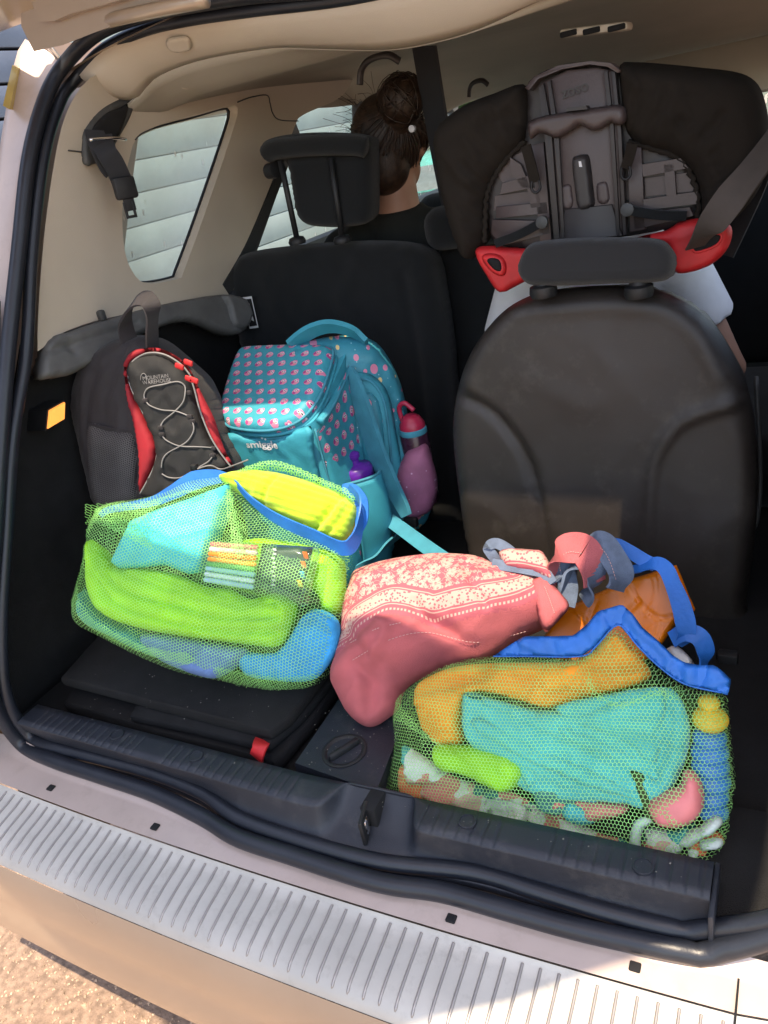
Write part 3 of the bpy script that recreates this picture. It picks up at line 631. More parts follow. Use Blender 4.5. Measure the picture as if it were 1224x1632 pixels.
# belt housing recess
hb=Soft([(133,222),(140,200),(165,172),(205,152),(218,152),(208,185),(192,215),(170,250),(148,262),(136,262)],Wx(165,215)+A(.006,0,0),(1,-.02,-.13),T=.004,Tb=.02,Rd=.004,res=.006); hb.mesh('belt_housing',greyt,car)
hb2=Soft([(140,228),(150,200),(170,180),(190,172),(205,166),(196,200),(180,228),(150,236)],Wx(165,215)+A(.0115,0,0),(1,-.02,-.13),T=.003,Tb=.003,Rd=.003,res=.006); hb2.mesh('belt_opening',dark,car)
q=Wx(165,225)+A(.034,0,0)
P=[W(160,215,x=q[0]-.012),W(167,238,x=q[0]+.008),W(182,262,x=q[0]+.012),W(194,288,x=q[0]+.008)]
ribbon('seat_belt',P,.040,belt,car,side=_n(A(.35,.9,.15)))
ribbon('seat_belt',[W(150,208,x=q[0]-.015),W(158,235,x=q[0]),W(170,262,x=q[0]),W(178,272,x=q[0])],.034,belt,car,side=_n(A(.3,.9,.1)))
b1=W(195,290,x=q[0]+.012); b2=W(203,309,x=q[0]+.012); b3=W(208,337,x=q[0]+.012); ax=_n(b3-b1); sd=_n(np.cross(ax,A(1,-.3,0))); nn=np.cross(sd,ax)
RM=np.stack([sd,nn,-ax],1)
bk=box('belt_buckle',(b1+b2)/2,(.044,.014,.038),black,car,.005,rot=RM)
box('belt_tongue',b2*.6+b3*.4,(.022,.004,.034),black,bk,.0015,rot=RM)
for k in (-1,1): box('tongue_frame',b3+sd*k*.0085-ax*.004,(.005,.003,.026),black,bk,.001,rot=RM)
box('tongue_frame',b3+ax*.009,(.022,.003,.005),black,bk,.001,rot=RM)
bar=np.array([W(143,223,x=q[0]+.012),W(165,221,x=q[0]+.018),W(185,220,x=q[0]+.018),W(200,222,x=q[0]+.01)]); tube('belt_guide',cr(bar,4),.0028,chrome,car,8)
# small hook in trim
hk=Wx(158,503); box('bag_hook',hk+A(.006,0,0),(.014,.014,.02),greyt,trim,.004)
# door pillar and strap behind the quarter trim
for px,nm in (([(452,262),(425,330),(395,400),(360,462)],'pillar_strip'),):
    ribbon(nm,[Wx(u,v)+A(-.004,0,0) for u,v in px],.035,fab,car,side=(0,1,.2),th=.006)
# ---- header band and ceiling
hpx=[(222,152),(250,122),(320,95),(430,76),(500,76),(612,78),(690,66),(762,45),(837,10),(930,-40)]
H=[W(u,v,y=.64) for u,v in hpx]
top=[p for p in SI if False]
tp=[W(126,120,y=.575),W(165,80,y=.57),W(230,48,y=.575),W(300,31,y=.575),W(400,16,y=.575),W(600,-12,y=.575)]
tp+= [A(.2,.575,tp[-1][2]),A(.35,.575,tp[-1][2]-.004),A(.5,.57,tp[-1][2]-.03)]
n_=40; r0=resample(cr(tp,8),n_); r1=resample(cr([Wx(205,160)+A(.002,0,0)]+H[0:],8),n_)
r1[:,1]+=0
mid_=(r0+r1)/2+A(0,-.004,-.012)
hdr=grid('header_trim',[r0,r0*.75+r1*.25+A(0,-.004,-.009),mid_,r0*.25+r1*.75+A(0,-.002,-.008),r1],beige,car,thick=.003)
# clip cover and button on the header
for (u,v,w_,h_) in ((283,68,.042,.030),):
    c=W(u,v,y=.60)+A(0,-.012,-.006); s2=Soft([(266,62),(268,78),(282,84),(305,78),(298,58)],c,(.0,-.72,-.68),T=.004,Tb=.004,Rd=.004,res=.004,up=(0,-.3,1)); s2.mesh('header_clip_cover',beige,car)
c=W(297,133,y=.70); lathe('trim_button',[(.013,-.004),(.013,.002),(.011,.004),(.001,.004)],c,(.3,-.4,-.8),beige,car,24)
# ceiling: x from left rail to right rail
def ceil_pt(x,y):
    k=(y-.64)/1.7; zc=.905+.03*math.sin(min(1,max(0,k)*3)*math.pi/2)-.30*max(0,k-.55)**1.1
    edge=max(0,(abs(x)-.42)/.22); return A(x,y,zc-.045*edge**2.2-(.02*math.exp(-((y-.66)/.06)**2)))
r1s=resample(cr([Wx(200,170)]+H,8),60)
rows=[list(r1s)]
for y in (.74,.82,.92,1.05,1.2,1.4,1.6,1.8,2.0,2.15,2.3): rows.append([ceil_pt(x,y) for x in np.linspace(-.64,.66,60)])
ceil=grid('headliner',smoothrows(rows,60,3),headl,car,thick=.006)
# roof lining on the right of the header
grid('header_trim_right',[[A(.45,.57,.96),A(.6,.53,.90),A(.64,.45,.80),A(.66,.32,.6)],[A(.3,.66,.93),A(.56,.66,.88),A(.62,.6,.78),A(.64,.5,.6)]],beige,car,thick=.003)
# interior lamp strip
lc=W(950,46,y=.78); lA=W(897,54,y=.80); lB=W(1005,41,y=.80); ax=_n(lB-lA); LL=np.linalg.norm(lB-lA)
lmp=box('ceiling_vent',(lA+lB)/2,(LL,.045,.012),beige,car,.005,rot=np.stack([ax,_n(np.cross(A(0,0,1),ax)),A(0,0,1)],1))
for t in (.14,.48,.84):
    box('vent_slot',lA+(lB-lA)*t+A(0,-.022,-.001),(.026,.008,.008),dark,lmp,.002)
# grab handle recesses
for (u,v,y,sx) in ((604,112,1.32,.045),(762,142,1.5,.032)):
    y=min(np.arange(.9,2.2,.01),key=lambda q:abs(W(u,v,y=q)[2]-ceil_pt(W(u,v,y=q)[0],q)[2]+.045)); c=W(u,v,y=y)
    P=[c+A(-sx,0,-.016),c+A(-sx*.8,0,.008),c+A(-sx*.2,-.01,.020),c+A(sx*.6,-.01,.020),c+A(sx,0,.006)]
    tube('grab_handle',cr(P,8),.010,boostd,car,8,False,.6)
# centre belt hanging from the ceiling
P=[W(676,74,y=1.02),W(690,160,y=1.04),W(706,250,y=1.06),W(722,335,y=1.08),W(735,420,y=1.10)]
ribbon('centre_belt',P,.066,belt,car,side=_n(A(1,-.5,0)),th=.003)
# ---- door windows (left), front pillars, windscreen, right side
def strip(name,pts,w_,th,m,side=(0,1,0)): return ribbon(name,pts,w_,m,car,side=side,th=th,per=4)
box('door_card',(-.70,1.9,.23),(.05,1.7,.62),greyt,car,.02)
box('door_card',(.72,1.4,.15),(.05,2.6,.54),black,car,.02)
ribbon('roof_rail',[A(-.575,1.15,.93),A(-.63,1.5,.90),A(-.64,2.0,.885),A(-.62,2.5,.80)],.06,headl,car,side=(.3,0,1),th=.012)
ribbon('roof_rail',[A(.60,.5,.88),A(.655,1.2,.86),A(.665,2.0,.84),A(.64,2.6,.76)],.17,headl,car,side=(-.3,0,1),th=.012)
ribbon('rear_door_pillar',[W(470,205,x=-.64),W(430,300,x=-.66),W(385,420,x=-.67),W(350,490,x=-.68)],.05,rub,car,side=(0,1,.3),th=.01)
ribbon('middle_pillar',[A(-.63,1.78,.90),A(-.68,1.80,.7),A(-.70,1.82,.5)],.07,greyt,car,side=(0,1,0),th=.015)
ribbon('front_pillar',[A(-.60,2.25,.90),A(-.66,2.55,.72),A(-.69,2.85,.5)],.06,greyt,car,side=(.4,1,0),th=.02)
ribbon('front_pillar',[A(.60,2.25,.90),A(.66,2.55,.72),A(.69,2.85,.5)],.06,greyt,car,side=(-.4,1,0),th=.02)
mesh('door_glass',[A(-.725,1.34,.50),A(-.725,2.8,.50),A(-.65,2.3,.90),A(-.65,1.40,.92)],[(0,1,2,3)],dusty2,car,False)
mesh('windscreen',[A(-.68,2.9,.50),A(.68,2.9,.50),A(.6,2.3,.79),A(-.6,2.3,.79)],[(0,1,2,3)],dusty2,car,False)
box('sun_visor',(.36,2.2,.745),(.50,.03,.15),headl,car,.012,rot=Matrix.Rotation(-.3,3,'X'))
loft('dashboard',[[A(x,2.30,.1),A(x,2.34,.42),A(x,2.42,.48),A(x,2.85,.50),A(x,2.9,.1)] for x in np.linspace(-.69,.69,9)],black,car)
box('cabin_floor',(0,1.9,-.12),(1.36,1.9,.06),black2,car,.01)
box('right_side_lining',(.690,.80,.18),(.05,1.35,.54),black2,car,.01)
box('right_upper_trim',(.665,.60,.72),(.04,.30,.32),black,car,.01)
mesh('right_glass',[A(.70,.75,.50),A(.70,2.6,.50),A(.66,2.3,.84),A(.66,.75,.92)],[(0,1,2,3)],clearg,car,False)
box('right_pillar_trim',(.65,.60,.60),(.05,.14,.6),greyt,car,.02,rot=Matrix.Rotation(-.35,3,'X'))
# door mirror
mi=W(690,345,x=-.80); mo=loft('door_mirror',[[mi+A(.09*math.cos(a)*s1,y,.06*math.sin(a)*s1) for a in np.linspace(0,6.283,20,endpoint=False)] for y,s1 in ((-.0,.9),(.02,1),(.06,.85),(.1,.4))],tealcar if 0 else paint,car)
mesh('mirror_glass',[mi+A(.078*math.cos(a),-.002,.05*math.sin(a)) for a in np.linspace(0,6.283,20,endpoint=False)],[tuple(range(20))],chrome,mo,False)
# ---- outer body: roof, sides, jamb, tail lamp, tailgate
rows=[[A(x,y,1.02-.05*(abs(x)/.66)**3-.03*((y-1.3)/1.2)**2) for x in np.linspace(-.66,.68,24)] for y in np.linspace(.56,2.4,12)]
grid('roof_panel',rows,paint,car)
for sx,xo in ((-1,-.735),(1,.76)):
    rows=[[A(xo*k,y,z) for y in (.0,.3,1,2,3,3.9)] for z,k in ((-.45,.96),(-.3,1),(0,1.02),(.3,1.01),(.5,.97))]
    grid('side_panel',rows,paint,car)
ji=resample(cr([SOc[np.argmin(np.linalg.norm(SOc-W(u,v,x=-.585),axis=1))]+A(-.008,.004,0) for u,v in ((100,105),(75,150),(47,250),(30,400),(13,560),(2,700))],6),30)
jo=resample(cr([W(40,62,x=-.655),W(26,88,x=-.665),W(10,170,x=-.675),W(-4,260,x=-.68),W(-22,400,x=-.69),W(-40,560,x=-.70),W(-55,700,x=-.705)],6),30)
jm=ji*.45+jo*.55+A(-.0,.014,0)
lower=22
jamb=grid('pillar_jamb',[ji,ji*.75+jo*.25+A(0,.012,0),jm,jo*.85+ji*.15+A(0,.004,0),jo,jo+A(-.02,.02,0),jo+A(-.03,.09,.0),jo+A(-.03,.4,.0)],lipm,car)
a,b,c_,d_=[W(u,v,x=-.655)+A(.0,-.006,0) for u,v in ((24,103),(34,108),(19,174),(9,168))]
mesh('reflector',[a,b,c_,d_,a+A(-.01,.02,0),b+A(-.01,.02,0),c_+A(-.01,.02,0),d_+A(-.01,.02,0)],[(0,1,2,3),(4,5,1,0),(1,5,6,2),(2,6,7,3),(3,7,4,0)],lens,jamb,False)
# corner filler lower left
rows=[[W(0,480,x=-.60),W(-30,480,x=-.66),W(-70,480,x=-.72)],[W(-3,650,x=-.60),W(-40,650,x=-.66),W(-80,650,x=-.72)],[W(-20,900,x=-.60),W(-60,900,x=-.67),W(-100,900,x=-.73)],[W(-20,1150,x=-.60),W(-70,1200,x=-.68),W(-120,1250,x=-.74)]]
grid('tail_lamp',rows,greyt,car,thick=.003)
# tailgate, raised
hz,hy=1.045,.50
TLen=1.30; slope=.26
def tg(x,s,dz=0):  # s along the gate from the hinge; inner face
    wv=1-.10*max(0,(s-.8)/.44)**2
    return A(x*wv, hy-s*math.cos(slope)+.16*(x/.6)**2*max(0,(s-.95)/.29), hz+s*math.sin(slope)+dz+.02*math.sin(s*2.4))
gate=None
GX,G0,G1=.42,.215,.68
def gpanel(name,x0,x1,s0,s1,m,par,th=.045,n=10):
    bot=[[tg(x,s) for x in np.linspace(x0,x1,n)] for s in np.linspace(s0,s1,n)]
    o=grid(name,bot,m,par); md=o.modifiers.new('thickness','SOLIDIFY'); md.thickness=th; md.offset=-1
    bv=o.modifiers.new('edge','BEVEL'); bv.width=.008; bv.segments=2; return o
gate=gpanel('tailgate',-.70,.70,G1,TLen,paint,car)
gpanel('gate_frame',-.70,.70,.0,G0,paint,gate); gpanel('gate_frame',-.70,-GX,G0,G1,paint,gate); gpanel('gate_frame',GX,.70,G0,G1,paint,gate)
mesh('rear_screen',[tg(-GX,G0,.02),tg(GX,G0,.02),tg(GX,G1,.02),tg(-GX,G1,.02)],[(0,1,2,3)],clearg,gate,False)
# pressed stiffeners and corner bracket of the gate near the hinge
tube('gate_rib',cr([W(5,22,x=-.60),W(40,30,x=-.58),W(60,52,x=-.575),W(110,50,x=-.54),W(200,26,y=.46),W(330,0,y=.46)],6),.010,paint,gate,8)
cb=[W(u,v,y=.47) for u,v in ((33,0),(34,42),(54,82),(100,72),(150,52),(215,28),(300,6),(320,-25),(150,-60))]
loft('gate_corner',[[p+A(0,.05,.035) for p in cb],[p+A(0,.0,.0) for p in cb]],paint,gate)
cb2=[W(u,v,y=.455) for u,v in ((50,0),(60,34),(85,34),(112,22),(200,-2),(230,-30),(100,-50))]
loft('gate_pressing',[[p+A(0,.02,.0) for p in cb2],[p for p in cb2]],paint,gate)
tube('gas_strut',[W(44,32,x=-.60),W(-70,-38,x=-.62)],.012,rub,car,12); tube('strut_rod',[W(44,32,x=-.60),W(95,95,x=-.60)],.005,chrome,car,8)

# lint and grit on the dark surfaces
V=[];Fc=[]
def fleck(p,r):
    k=len(V); a=random.random()*6.28
    for i in range(4): V.append(A(p[0]+r*math.cos(a+i*1.57)*random.uniform(.4,1.2),p[1]+r*math.sin(a+i*1.57)*random.uniform(.4,1.2),p[2]+.0006+random.random()*.0006))
    Fc.append((k,k+1,k+2,k+3))
for (u0,u1,v0,v1,z,n) in ((130,430,1070,1150,.0185,40),(480,630,1130,1240,-.0115,50),(90,440,1150,1200,.0006,18),(600,1100,1290,1370,.0006,22)):
    for _ in range(n):
        u=random.uniform(u0,u1); v=random.uniform(v0,v1)
        if z==.0006: v=(1150+(u-75)*.236)+random.uniform(-10,12)
        fleck(W(u,v,z=z),random.uniform(.0005,.0016))
tag(mesh('lint',V,Fc,mat('lint_grey',(.25,.23,.20),.9),None,False),kind='stuff')
# ================================================================ SEATS
# right seat: moulded back
so_=[(722,690),(730,620),(752,560),(790,508),(830,478),(880,462),(960,455),(1030,458),(1085,478),(1130,510),(1165,560),(1192,620),(1206,700),(1208,790),(1200,880),(1188,960),(1170,1040),(800,1040),(765,940),(745,870),(732,790)]
sn=(0,-1,.10)
lc1=[(733,630),(780,655),(820,700),(843,745),(858,800),(866,850),(874,900)]
lc2=[(1175,640),(1130,655),(1085,675),(1055,710),(1040,750),(1035,800),(1032,900)]
sr=Soft(so_,W(960,700,y=.62),sn,T=.030,Tb=.11,Rd=.035,res=.010,creases=[(lc1,.008,.009),(lc2,.008,-.008),([(820,495),(960,488),(1060,492),(1110,530),(1150,600)],.012,-.004),([(820,495),(770,545),(745,610)],.012,-.004)],wr=.002,wsc=3,seed=5)
rs=sr.mesh('right_seat_back',seatb,car); rs['label']='brown black moulded seat back on the right'
hr_px=[(826,432),(830,410),(842,392),(862,384),(920,379),(1000,378),(1050,381),(1068,392),(1075,410),(1073,430),(1064,444),(1040,450),(950,453),(865,456),(838,450)]
sh=Soft(hr_px,W(950,418,y=.60),(0,-1,.25),T=.022,Tb=.08,Rd=.014,res=.005,creases=[([(1056,386),(1060,410),(1052,446)],.003,.002),([(835,436),(950,440),(1068,434)],.003,.002)])
sh.mesh('headrest',fab2,rs)
for u in (866,1018):
    p=W(u,462,y=.60); lathe('headrest_guide',[(.020,-.006),(.022,.0),(.021,.010),(.014,.013),(.010,.03)],p+A(0,.0,-.004),(0,0,1),black,rs,20)
# left seat: black fabric
lo_=[(370,440),(378,415),(398,402),(460,392),(560,384),(640,384),(672,392),(690,410),(700,450),(716,560),(726,700),(740,880),(560,900),(400,760),(392,600),(376,500)]
sl_=Soft(lo_,W(520,560,y=.92),(0,-1,.12),T=.03,Tb=.10,Rd=.04,res=.012,creases=[([(384,420),(540,404),(690,420)],.006,.004),([(640,440),(668,600),(690,800)],.01,.006)],wr=.003,wsc=5)
ls=sl_.mesh('left_seat_back',fab,car); ls['label']='black cloth seat back behind the teal bags'
hl=[(418,245),(417,234),(424,224),(450,216),(500,211),(560,212),(588,218),(592,240),(593,330),(590,350),(578,358),(540,362),(500,360),(482,352),(472,330),(460,262),(440,262),(425,256)]
shl=Soft(hl,W(520,290,y=.93),(0,-1,.05),T=.02,Tb=.07,Rd=.025,res=.006,creases=[([(425,250),(460,255),(540,250),(590,246)],.005,.006)])
hd=shl.mesh('headrest',fab,ls)
tube('headrest_roll',cr([W(426,246,y=.91),W(440,238,y=.905),W(500,232,y=.90),W(560,231,y=.90),W(586,236,y=.905)],5),np.r_[.010,np.ones(19)*.020,.012],fab,hd,12)
for (a,b) in (((447,256),(474,384)),((527,252),(546,382))):
    tube('headrest_post',[W(*a,y=.90),W(*b,y=.90)],.0065,black,ls,10)
    lathe('post_guide',[(.018,-.004),(.020,.002),(.016,.010),(.009,.012)],W(b[0],b[1]+2,y=.90),(0,0,1),black,ls,16)
lathe('headrest_knob',[(.004,-.012),(.016,-.012),(.016,.012),(.004,.014)],W(434,272,y=.92),(1,-.3,0),black,hd,16)
# printed airbag tag at the seat's edge
tgp=[W(u,v,y=.885) for u,v in ((386,474),(401,472),(412,522),(398,524))]; mesh('seat_tag',tgp,[(0,1,2,3)],paper,ls,False)
tg2=[p*.86+np.mean(tgp,0)*.14+A(0,-.001,0) for p in tgp]; mesh('tag_print',tg2,[(0,1,2,3)],dark,ls,False)
mesh('tag_mark',[W(u,v,y=.883) for u,v in ((392,480),(397,484),(405,512),(400,510))],[(0,1,2,3)],paper,ls,False)
# centre seat and front seats
box('centre_seat_back',(-.03,1.07,.24),(.26,.12,.60),fab,car,.05,rot=Matrix.Rotation(-.12,3,'X'),seg=4)
box('centre_headrest',(-.045,1.02,.57),(.20,.08,.09),fab,car,.035,seg=4)
box('seat_cushion',(0,1.20,.02),(1.25,.5,.16),fab,car,.04,seg=3)
fs=box('front_seat_back',(-.36,1.98,.25),(.48,.14,.62),fab,car,.05,rot=Matrix.Rotation(-.15,3,'X'),seg=4)
fs=box('front_seat_back',(.36,1.98,.25),(.48,.14,.62),fab,car,.05,rot=Matrix.Rotation(-.15,3,'X'),seg=4)
# small latch plates by the right wall
for (u,v,y,s_) in ((1160,1060,.45,(.03,.02,.05)),(1178,1300,.16,(.012,.02,.02))):
    box('floor_latch',W(u,v,y=y),s_,black,car,.004)
tube('seat_cable',cr([W(1205,600,y=.75),W(1212,760,y=.72),W(1206,830,y=.70),W(1195,850,y=.7)],5),.004,greyt,car,6)
# ================================================================ CHILD BOOSTER SEAT
bst=thing('booster_seat','high backed child car seat with brown black cover and two red belt guides','child seat',tuple(W(940,400,y=.74)))
BN=(0,-1,.06); BP=W(930,260,y=.74)
def bs(px,T,Tb,Rd,shift,**k): return Soft(px,BP,BN,T=T,Tb=Tb,Rd=Rd,shift=shift,res=k.pop('res',.007),**k)
core=bs([(838,140),(858,118),(900,102),(950,98),(985,104),(1000,125),(1010,200),(1060,235),(1095,262),(1112,310),(1110,345),(1050,368),(960,382),(860,396),(800,392),(780,368),(775,300),(800,250),(836,215)],.004,.05,.004,0,res=.01,smooth=2)
co_=core.mesh('shell',boostd,bst)
def gathers(poly_px,inner,n,depth=.013,seedk=1):
    out=[]
    for i in range(n):
        t=i/(n-1); a=np.array(poly_px,float); k=t*(len(a)-1); j=min(int(k),len(a)-2); p=a[j]+(a[j+1]-a[j])*(k-j); b=np.array(inner,float); k2=t*(len(b)-1); j2=min(int(k2),len(b)-2); q=b[j2]+(b[j2+1]-b[j2])*(k2-j2); q=p+(q-p)*random.uniform(.35,1)
        out.append(([tuple(p),tuple(q)],.0045,depth*random.uniform(.5,1.1)))
    return out
# cover wings gathered by elastic
lw=[(834,134),(790,148),(745,165),(715,185),(698,205),(694,232),(700,280),(712,330),(724,372),(738,405),(752,414),(762,402),(772,386),(776,360),(775,330),(782,300),(800,270),(826,240),(838,222),(842,170)]
lwing=bs(lw,.045,.10,.035,0,smooth=3,wr=.0035,wsc=20,wdir=-.9,seed=3,creases=gathers([(838,232),(812,252),(790,282),(778,330),(776,385)],[(800,150),(760,190),(730,240),(722,300),(730,370)],15)+[([(702,232),(740,205),(790,190),(836,185)],.003,.003),([(828,250),(800,272),(784,300),(778,340)],.006,.012)])
lwing.mesh('left_cover',brownfab,bst)
rw=[(988,104),(1010,99),(1060,102),(1120,108),(1170,114),(1200,126),(1216,150),(1226,200),(1224,260),(1205,310),(1170,350),(1130,375),(1118,372),(1112,350),(1116,320),(1108,285),(1090,262),(1060,245),(1030,236),(1008,226),(996,200),(990,150)]
rwing=bs(rw,.050,.12,.04,0,smooth=3,wr=.0035,wsc=18,wdir=1.9,seed=9,creases=gathers([(1006,222),(1040,236),(1085,254),(1108,290),(1114,360)],[(1015,120),(1070,130),(1150,170),(1190,250),(1180,330)],18)+[([(992,146),(1060,140),(1120,146)],.003,.003),([(1020,238),(1070,248),(1104,282),(1112,340)],.006,.012)])
rwing.mesh('right_cover',brownfab,bst)
# elastic edges
for px,sf in (([(840,224),(812,252),(792,280),(780,310),(777,350),(776,385)],lwing),([(1004,226),(1040,236),(1080,250),(1104,280),(1114,320),(1112,365)],rwing)):
    P=np.array([W(u,v,pl=(BP,sf.n)) for u,v in px]); P=cr(P,8); P=P+np.outer(.002*np.sin(np.arange(len(P))*2.1),sf.e1)+sf.n*.012
    tube('elastic_edge',P,.0045,brownfab,bst,7)
def bp(u,v,d): return W(u,v,pl=(BP+_n(BN)*d,_n(BN)))
def bar(name,px,d0,d1,m,par=None):
    q=[bp(u,v,d1) for u,v in px]; r=[bp(u,v,d1)-_n(BN)*(d1-d0) for u,v in px]; c=np.mean(q,0); mid_=[a+(c-a)*.0+_n(BN)*-.0015 for a in q]; top_=[a+(c-a)*.03 for a in q]
    return loft(name,[r,mid_,top_],m,par or bst)
# back plate panels and lattice (left and right of the mast)
for px in ([(846,232),(866,226),(880,396),(862,398)],[(800,292),(842,280),(846,300),(796,310)],[(790,330),(872,322),(874,340),(790,348)],[(812,250),(830,262),(846,300),(832,300),(815,275)],[(784,350),(876,352),(878,372),(800,392),(782,372)],
           [(1000,236),(1022,234),(1028,366),(1004,370)],[(1022,262),(1085,252),(1098,268),(1024,282)],[(1022,318),(1112,305),(1112,325),(1024,336)],[(1008,340),(1100,330),(1106,344),(1010,366)],[(840,300),(858,298),(862,330),(846,332)],[(1058,262),(1074,260),(1078,312),(1062,314)]):
    bar('rib',px,.002,.016,boost)
for px in ([(788,312),(846,304),(850,330),(786,336)],[(848,306),(872,302),(874,325),(852,328)],[(1026,284),(1100,274),(1108,305),(1028,314)],[(990,284),(1004,284),(1006,318),(992,320)],[(784,262),(836,240),(842,282),(800,292)]):
    bar('recess_panel',px,-.002,.006,boost)
# mast and headrest plate
mast=bar('mast',[(862,132),(905,112),(950,108),(975,112),(985,200),(992,376),(888,384),(872,230)],.014,.022,boost)
for px in ([(858,138),(866,132),(878,200),(892,384),(884,386),(868,220)],[(872,130),(877,127),(890,210),(900,382),(896,384),(882,210)],[(962,112),(968,112),(978,200),(988,376),(983,377),(972,205)],[(974,112),(980,114),(990,210),(998,374),(993,375),(984,205)]):
    bar('mast_rail',px,.014,.030,boostd)
tb=bar('top_bridge',[(836,140),(850,122),(890,104),(940,97),(975,100),(990,112),(986,116),(970,106),(940,102),(895,110),(856,126),(842,144)],.004,.034,boost)
hs2=Soft([(842,196),(862,186),(905,178),(950,171),(994,168),(998,194),(985,200),(975,196),(958,206),(942,208),(925,200),(905,213),(885,220),(862,212),(846,222)],BP,BN,T=.012,Tb=.01,Rd=.008,res=.005,shift=.036,smooth=4); hs2.mesh('release_handle',boost,bst)
bar('release_tab',[(900,178),(902,172),(934,168),(937,174)],.030,.05,boostd)
sl2=Soft([(912,256),(920,248),(932,246),(940,252),(946,300),(948,326),(938,334),(922,332),(916,300)],BP,BN,T=.014,Tb=.005,Rd=.008,res=.004,shift=.022,smooth=4); sl2.mesh('buckle_channel',boostd,bst)
mesh('channel_print',[sl2.at(u,v,.001) for u,v in ((922,257),(926,257),(928,266),(923,266))],[(0,1,2,3)],paper,bst,False)
for px in ([(892,302),(898,294),(908,292),(912,300),(914,330),(896,332)],[(950,296),(956,290),(966,288),(970,296),(972,322),(953,324)]):
    s3=Soft(px,BP,BN,T=.004,Tb=.004,Rd=.004,res=.004,shift=.021,smooth=3); s3.mesh('pad_pocket',boost,bst)
bar('mast_foot',[(900,334),(975,326),(992,376),(888,384)],.020,.028,boostd)
plate=Soft([(880,128),(970,115),(976,172),(886,186)],BP,BN,T=.001,Tb=.001,Rd=.002,res=.01,shift=.0225,smooth=1)
text3('embossed_logo','zoso',plate,916,143,.022,boostd,bst,rot=.12,bold=.0003,lift=.0012)
text3('embossed_size','MS',plate,922,228,.014,boostd,bst,rot=.1,lift=.0012) if False else None
# elastic hooks
for a,b,c_ in (((838,232),(846,262),(853,290)),((1008,228),(1004,246),(997,268))):
    ribbon('hook_strap',[bp(*a,.045),bp(*b,.04),bp(*c_,.034)],.016,brownfab,bst,side=(1,0,.1),th=.002); 
    h_=bp(c_[0],c_[1]-2,.036); tube('hook',cr([h_+A(-.006,0,-.0),h_+A(-.007,0,-.012),h_+A(0,-.002,-.018),h_+A(.007,0,-.012),h_+A(.006,0,0)],4),.0022,black,bst,6)
for a,b in (((790,388),(864,354)),((1094,344),(1000,334))):
    ribbon('hook_strap',[bp(*a,.03),bp((a[0]+b[0])/2,(a[1]+b[1])/2+3,.036),bp(*b,.034)],.014,fab,bst,side=(.2,0,1),th=.003)
    lathe('hook_eye',[(.004,-.004),(.010,-.004),(.010,.004),(.004,.006)],bp(*b,.034),BN,greyt,bst,14)
# red belt guides
rl=[(757,400),(768,392),(800,394),(850,397),(880,396),(880,440),(838,448),(806,465),(790,462),(776,440),(764,420)]
r1_=bs(rl,.012,.06,.008,.018,res=.006,smooth=2); rg_=r1_.mesh('belt_guide',redp,bst)
gs=Soft([(768,412),(775,404),(795,406),(806,418),(806,436),(796,440),(780,430)],BP,BN,T=.006,Tb=.004,Rd=.004,res=.004,shift=.031,smooth=3); gs.mesh('guide_mouth',redp,rg_)
gs=Soft([(776,416),(782,411),(794,413),(799,422),(798,432),(788,430)],BP,BN,T=.0015,Tb=.001,Rd=.002,res=.004,shift=.037,smooth=3); gs.mesh('guide_slot',dark,rg_)
rr_=[(1005,381),(1060,368),(1080,355),(1110,348),(1150,350),(1166,362),(1166,380),(1156,402),(1130,424),(1090,436),(1072,430),(1068,400),(1056,386)]
r2_=bs(rr_,.016,.06,.010,.018,res=.006,smooth=2,creases=[([(1075,380),(1110,370),(1150,366)],.003,-.002)]); rg2=r2_.mesh('belt_guide',redp,bst)
gs=Soft([(1102,388),(1106,376),(1116,372),(1146,372),(1150,380),(1140,392),(1112,402),(1104,398)],BP,BN,T=.002,Tb=.002,Rd=.002,res=.004,shift=.0345,smooth=3); gs.mesh('guide_slot',dark,rg2)
tube('guide_rim',cr(np.array([gs.p0+q[0]*gs.e1+q[1]*gs.e2 for q in gs.poly]),1,True),.0022,redp,rg2,6,True)
# shoulder belt through the guide
P=[W(1108,394,y=.685),W(1128,366,y=.665),W(1165,315,y=.66),W(1210,258,y=.665),W(1260,190,y=.68)]
ribbon('shoulder_belt',P,[.034,.040,.046,.048,.048],beltg,car,side=_n(A(.8,-.1,.55)))
ribbon('shoulder_belt',[W(1150,405,y=.82),W(1185,330,y=.84),W(1215,260,y=.86),W(1260,170,y=.9)],.045,belt,car,side=_n(A(.8,-.1,.5)))

# ================================================================ PEOPLE
def sph(c,r,rot=None,n=18):
    V=[];Fc=[]; r=A(*r) if not np.isscalar(r) else A(r,r,r)
    for i in range(n+1):
        th=math.pi*i/n
        for j in range(n): ph=2*math.pi*j/n; V.append(A(math.sin(th)*math.cos(ph),math.sin(th)*math.sin(ph),math.cos(th))*r)
    for i in range(n):
        for j in range(n): Fc.append((i*n+j,(i+1)*n+j,(i+1)*n+(j+1)%n,i*n+(j+1)%n))
    V=np.array(V)
    if rot is not None: V=V@np.array(Matrix.Rotation(rot[0],3,rot[1])).T
    return [tuple(A(*c)+v) for v in V],Fc
def cone(a,b,ra,rb): v,f=tube_geo(np.array([A(*a)*(1-t)+A(*b)*t for t in np.linspace(0,1,6)]),np.linspace(ra,rb,6),14); return [tuple(x) for x in v],f
def fuse(name,parts,m,parent,vox=.007,sm=6):
    V=[];Fc=[]
    for v,f in parts: k=len(V); V+=v; Fc+=[tuple(i+k for i in q) for q in f]
    o=mesh(name,V,Fc,m,parent); r=o.modifiers.new('skin','REMESH'); r.mode='VOXEL'; r.voxel_size=vox; r.use_smooth_shade=True; s_=o.modifiers.new('relax','SMOOTH'); s_.iterations=sm; s_.factor=.5; return o
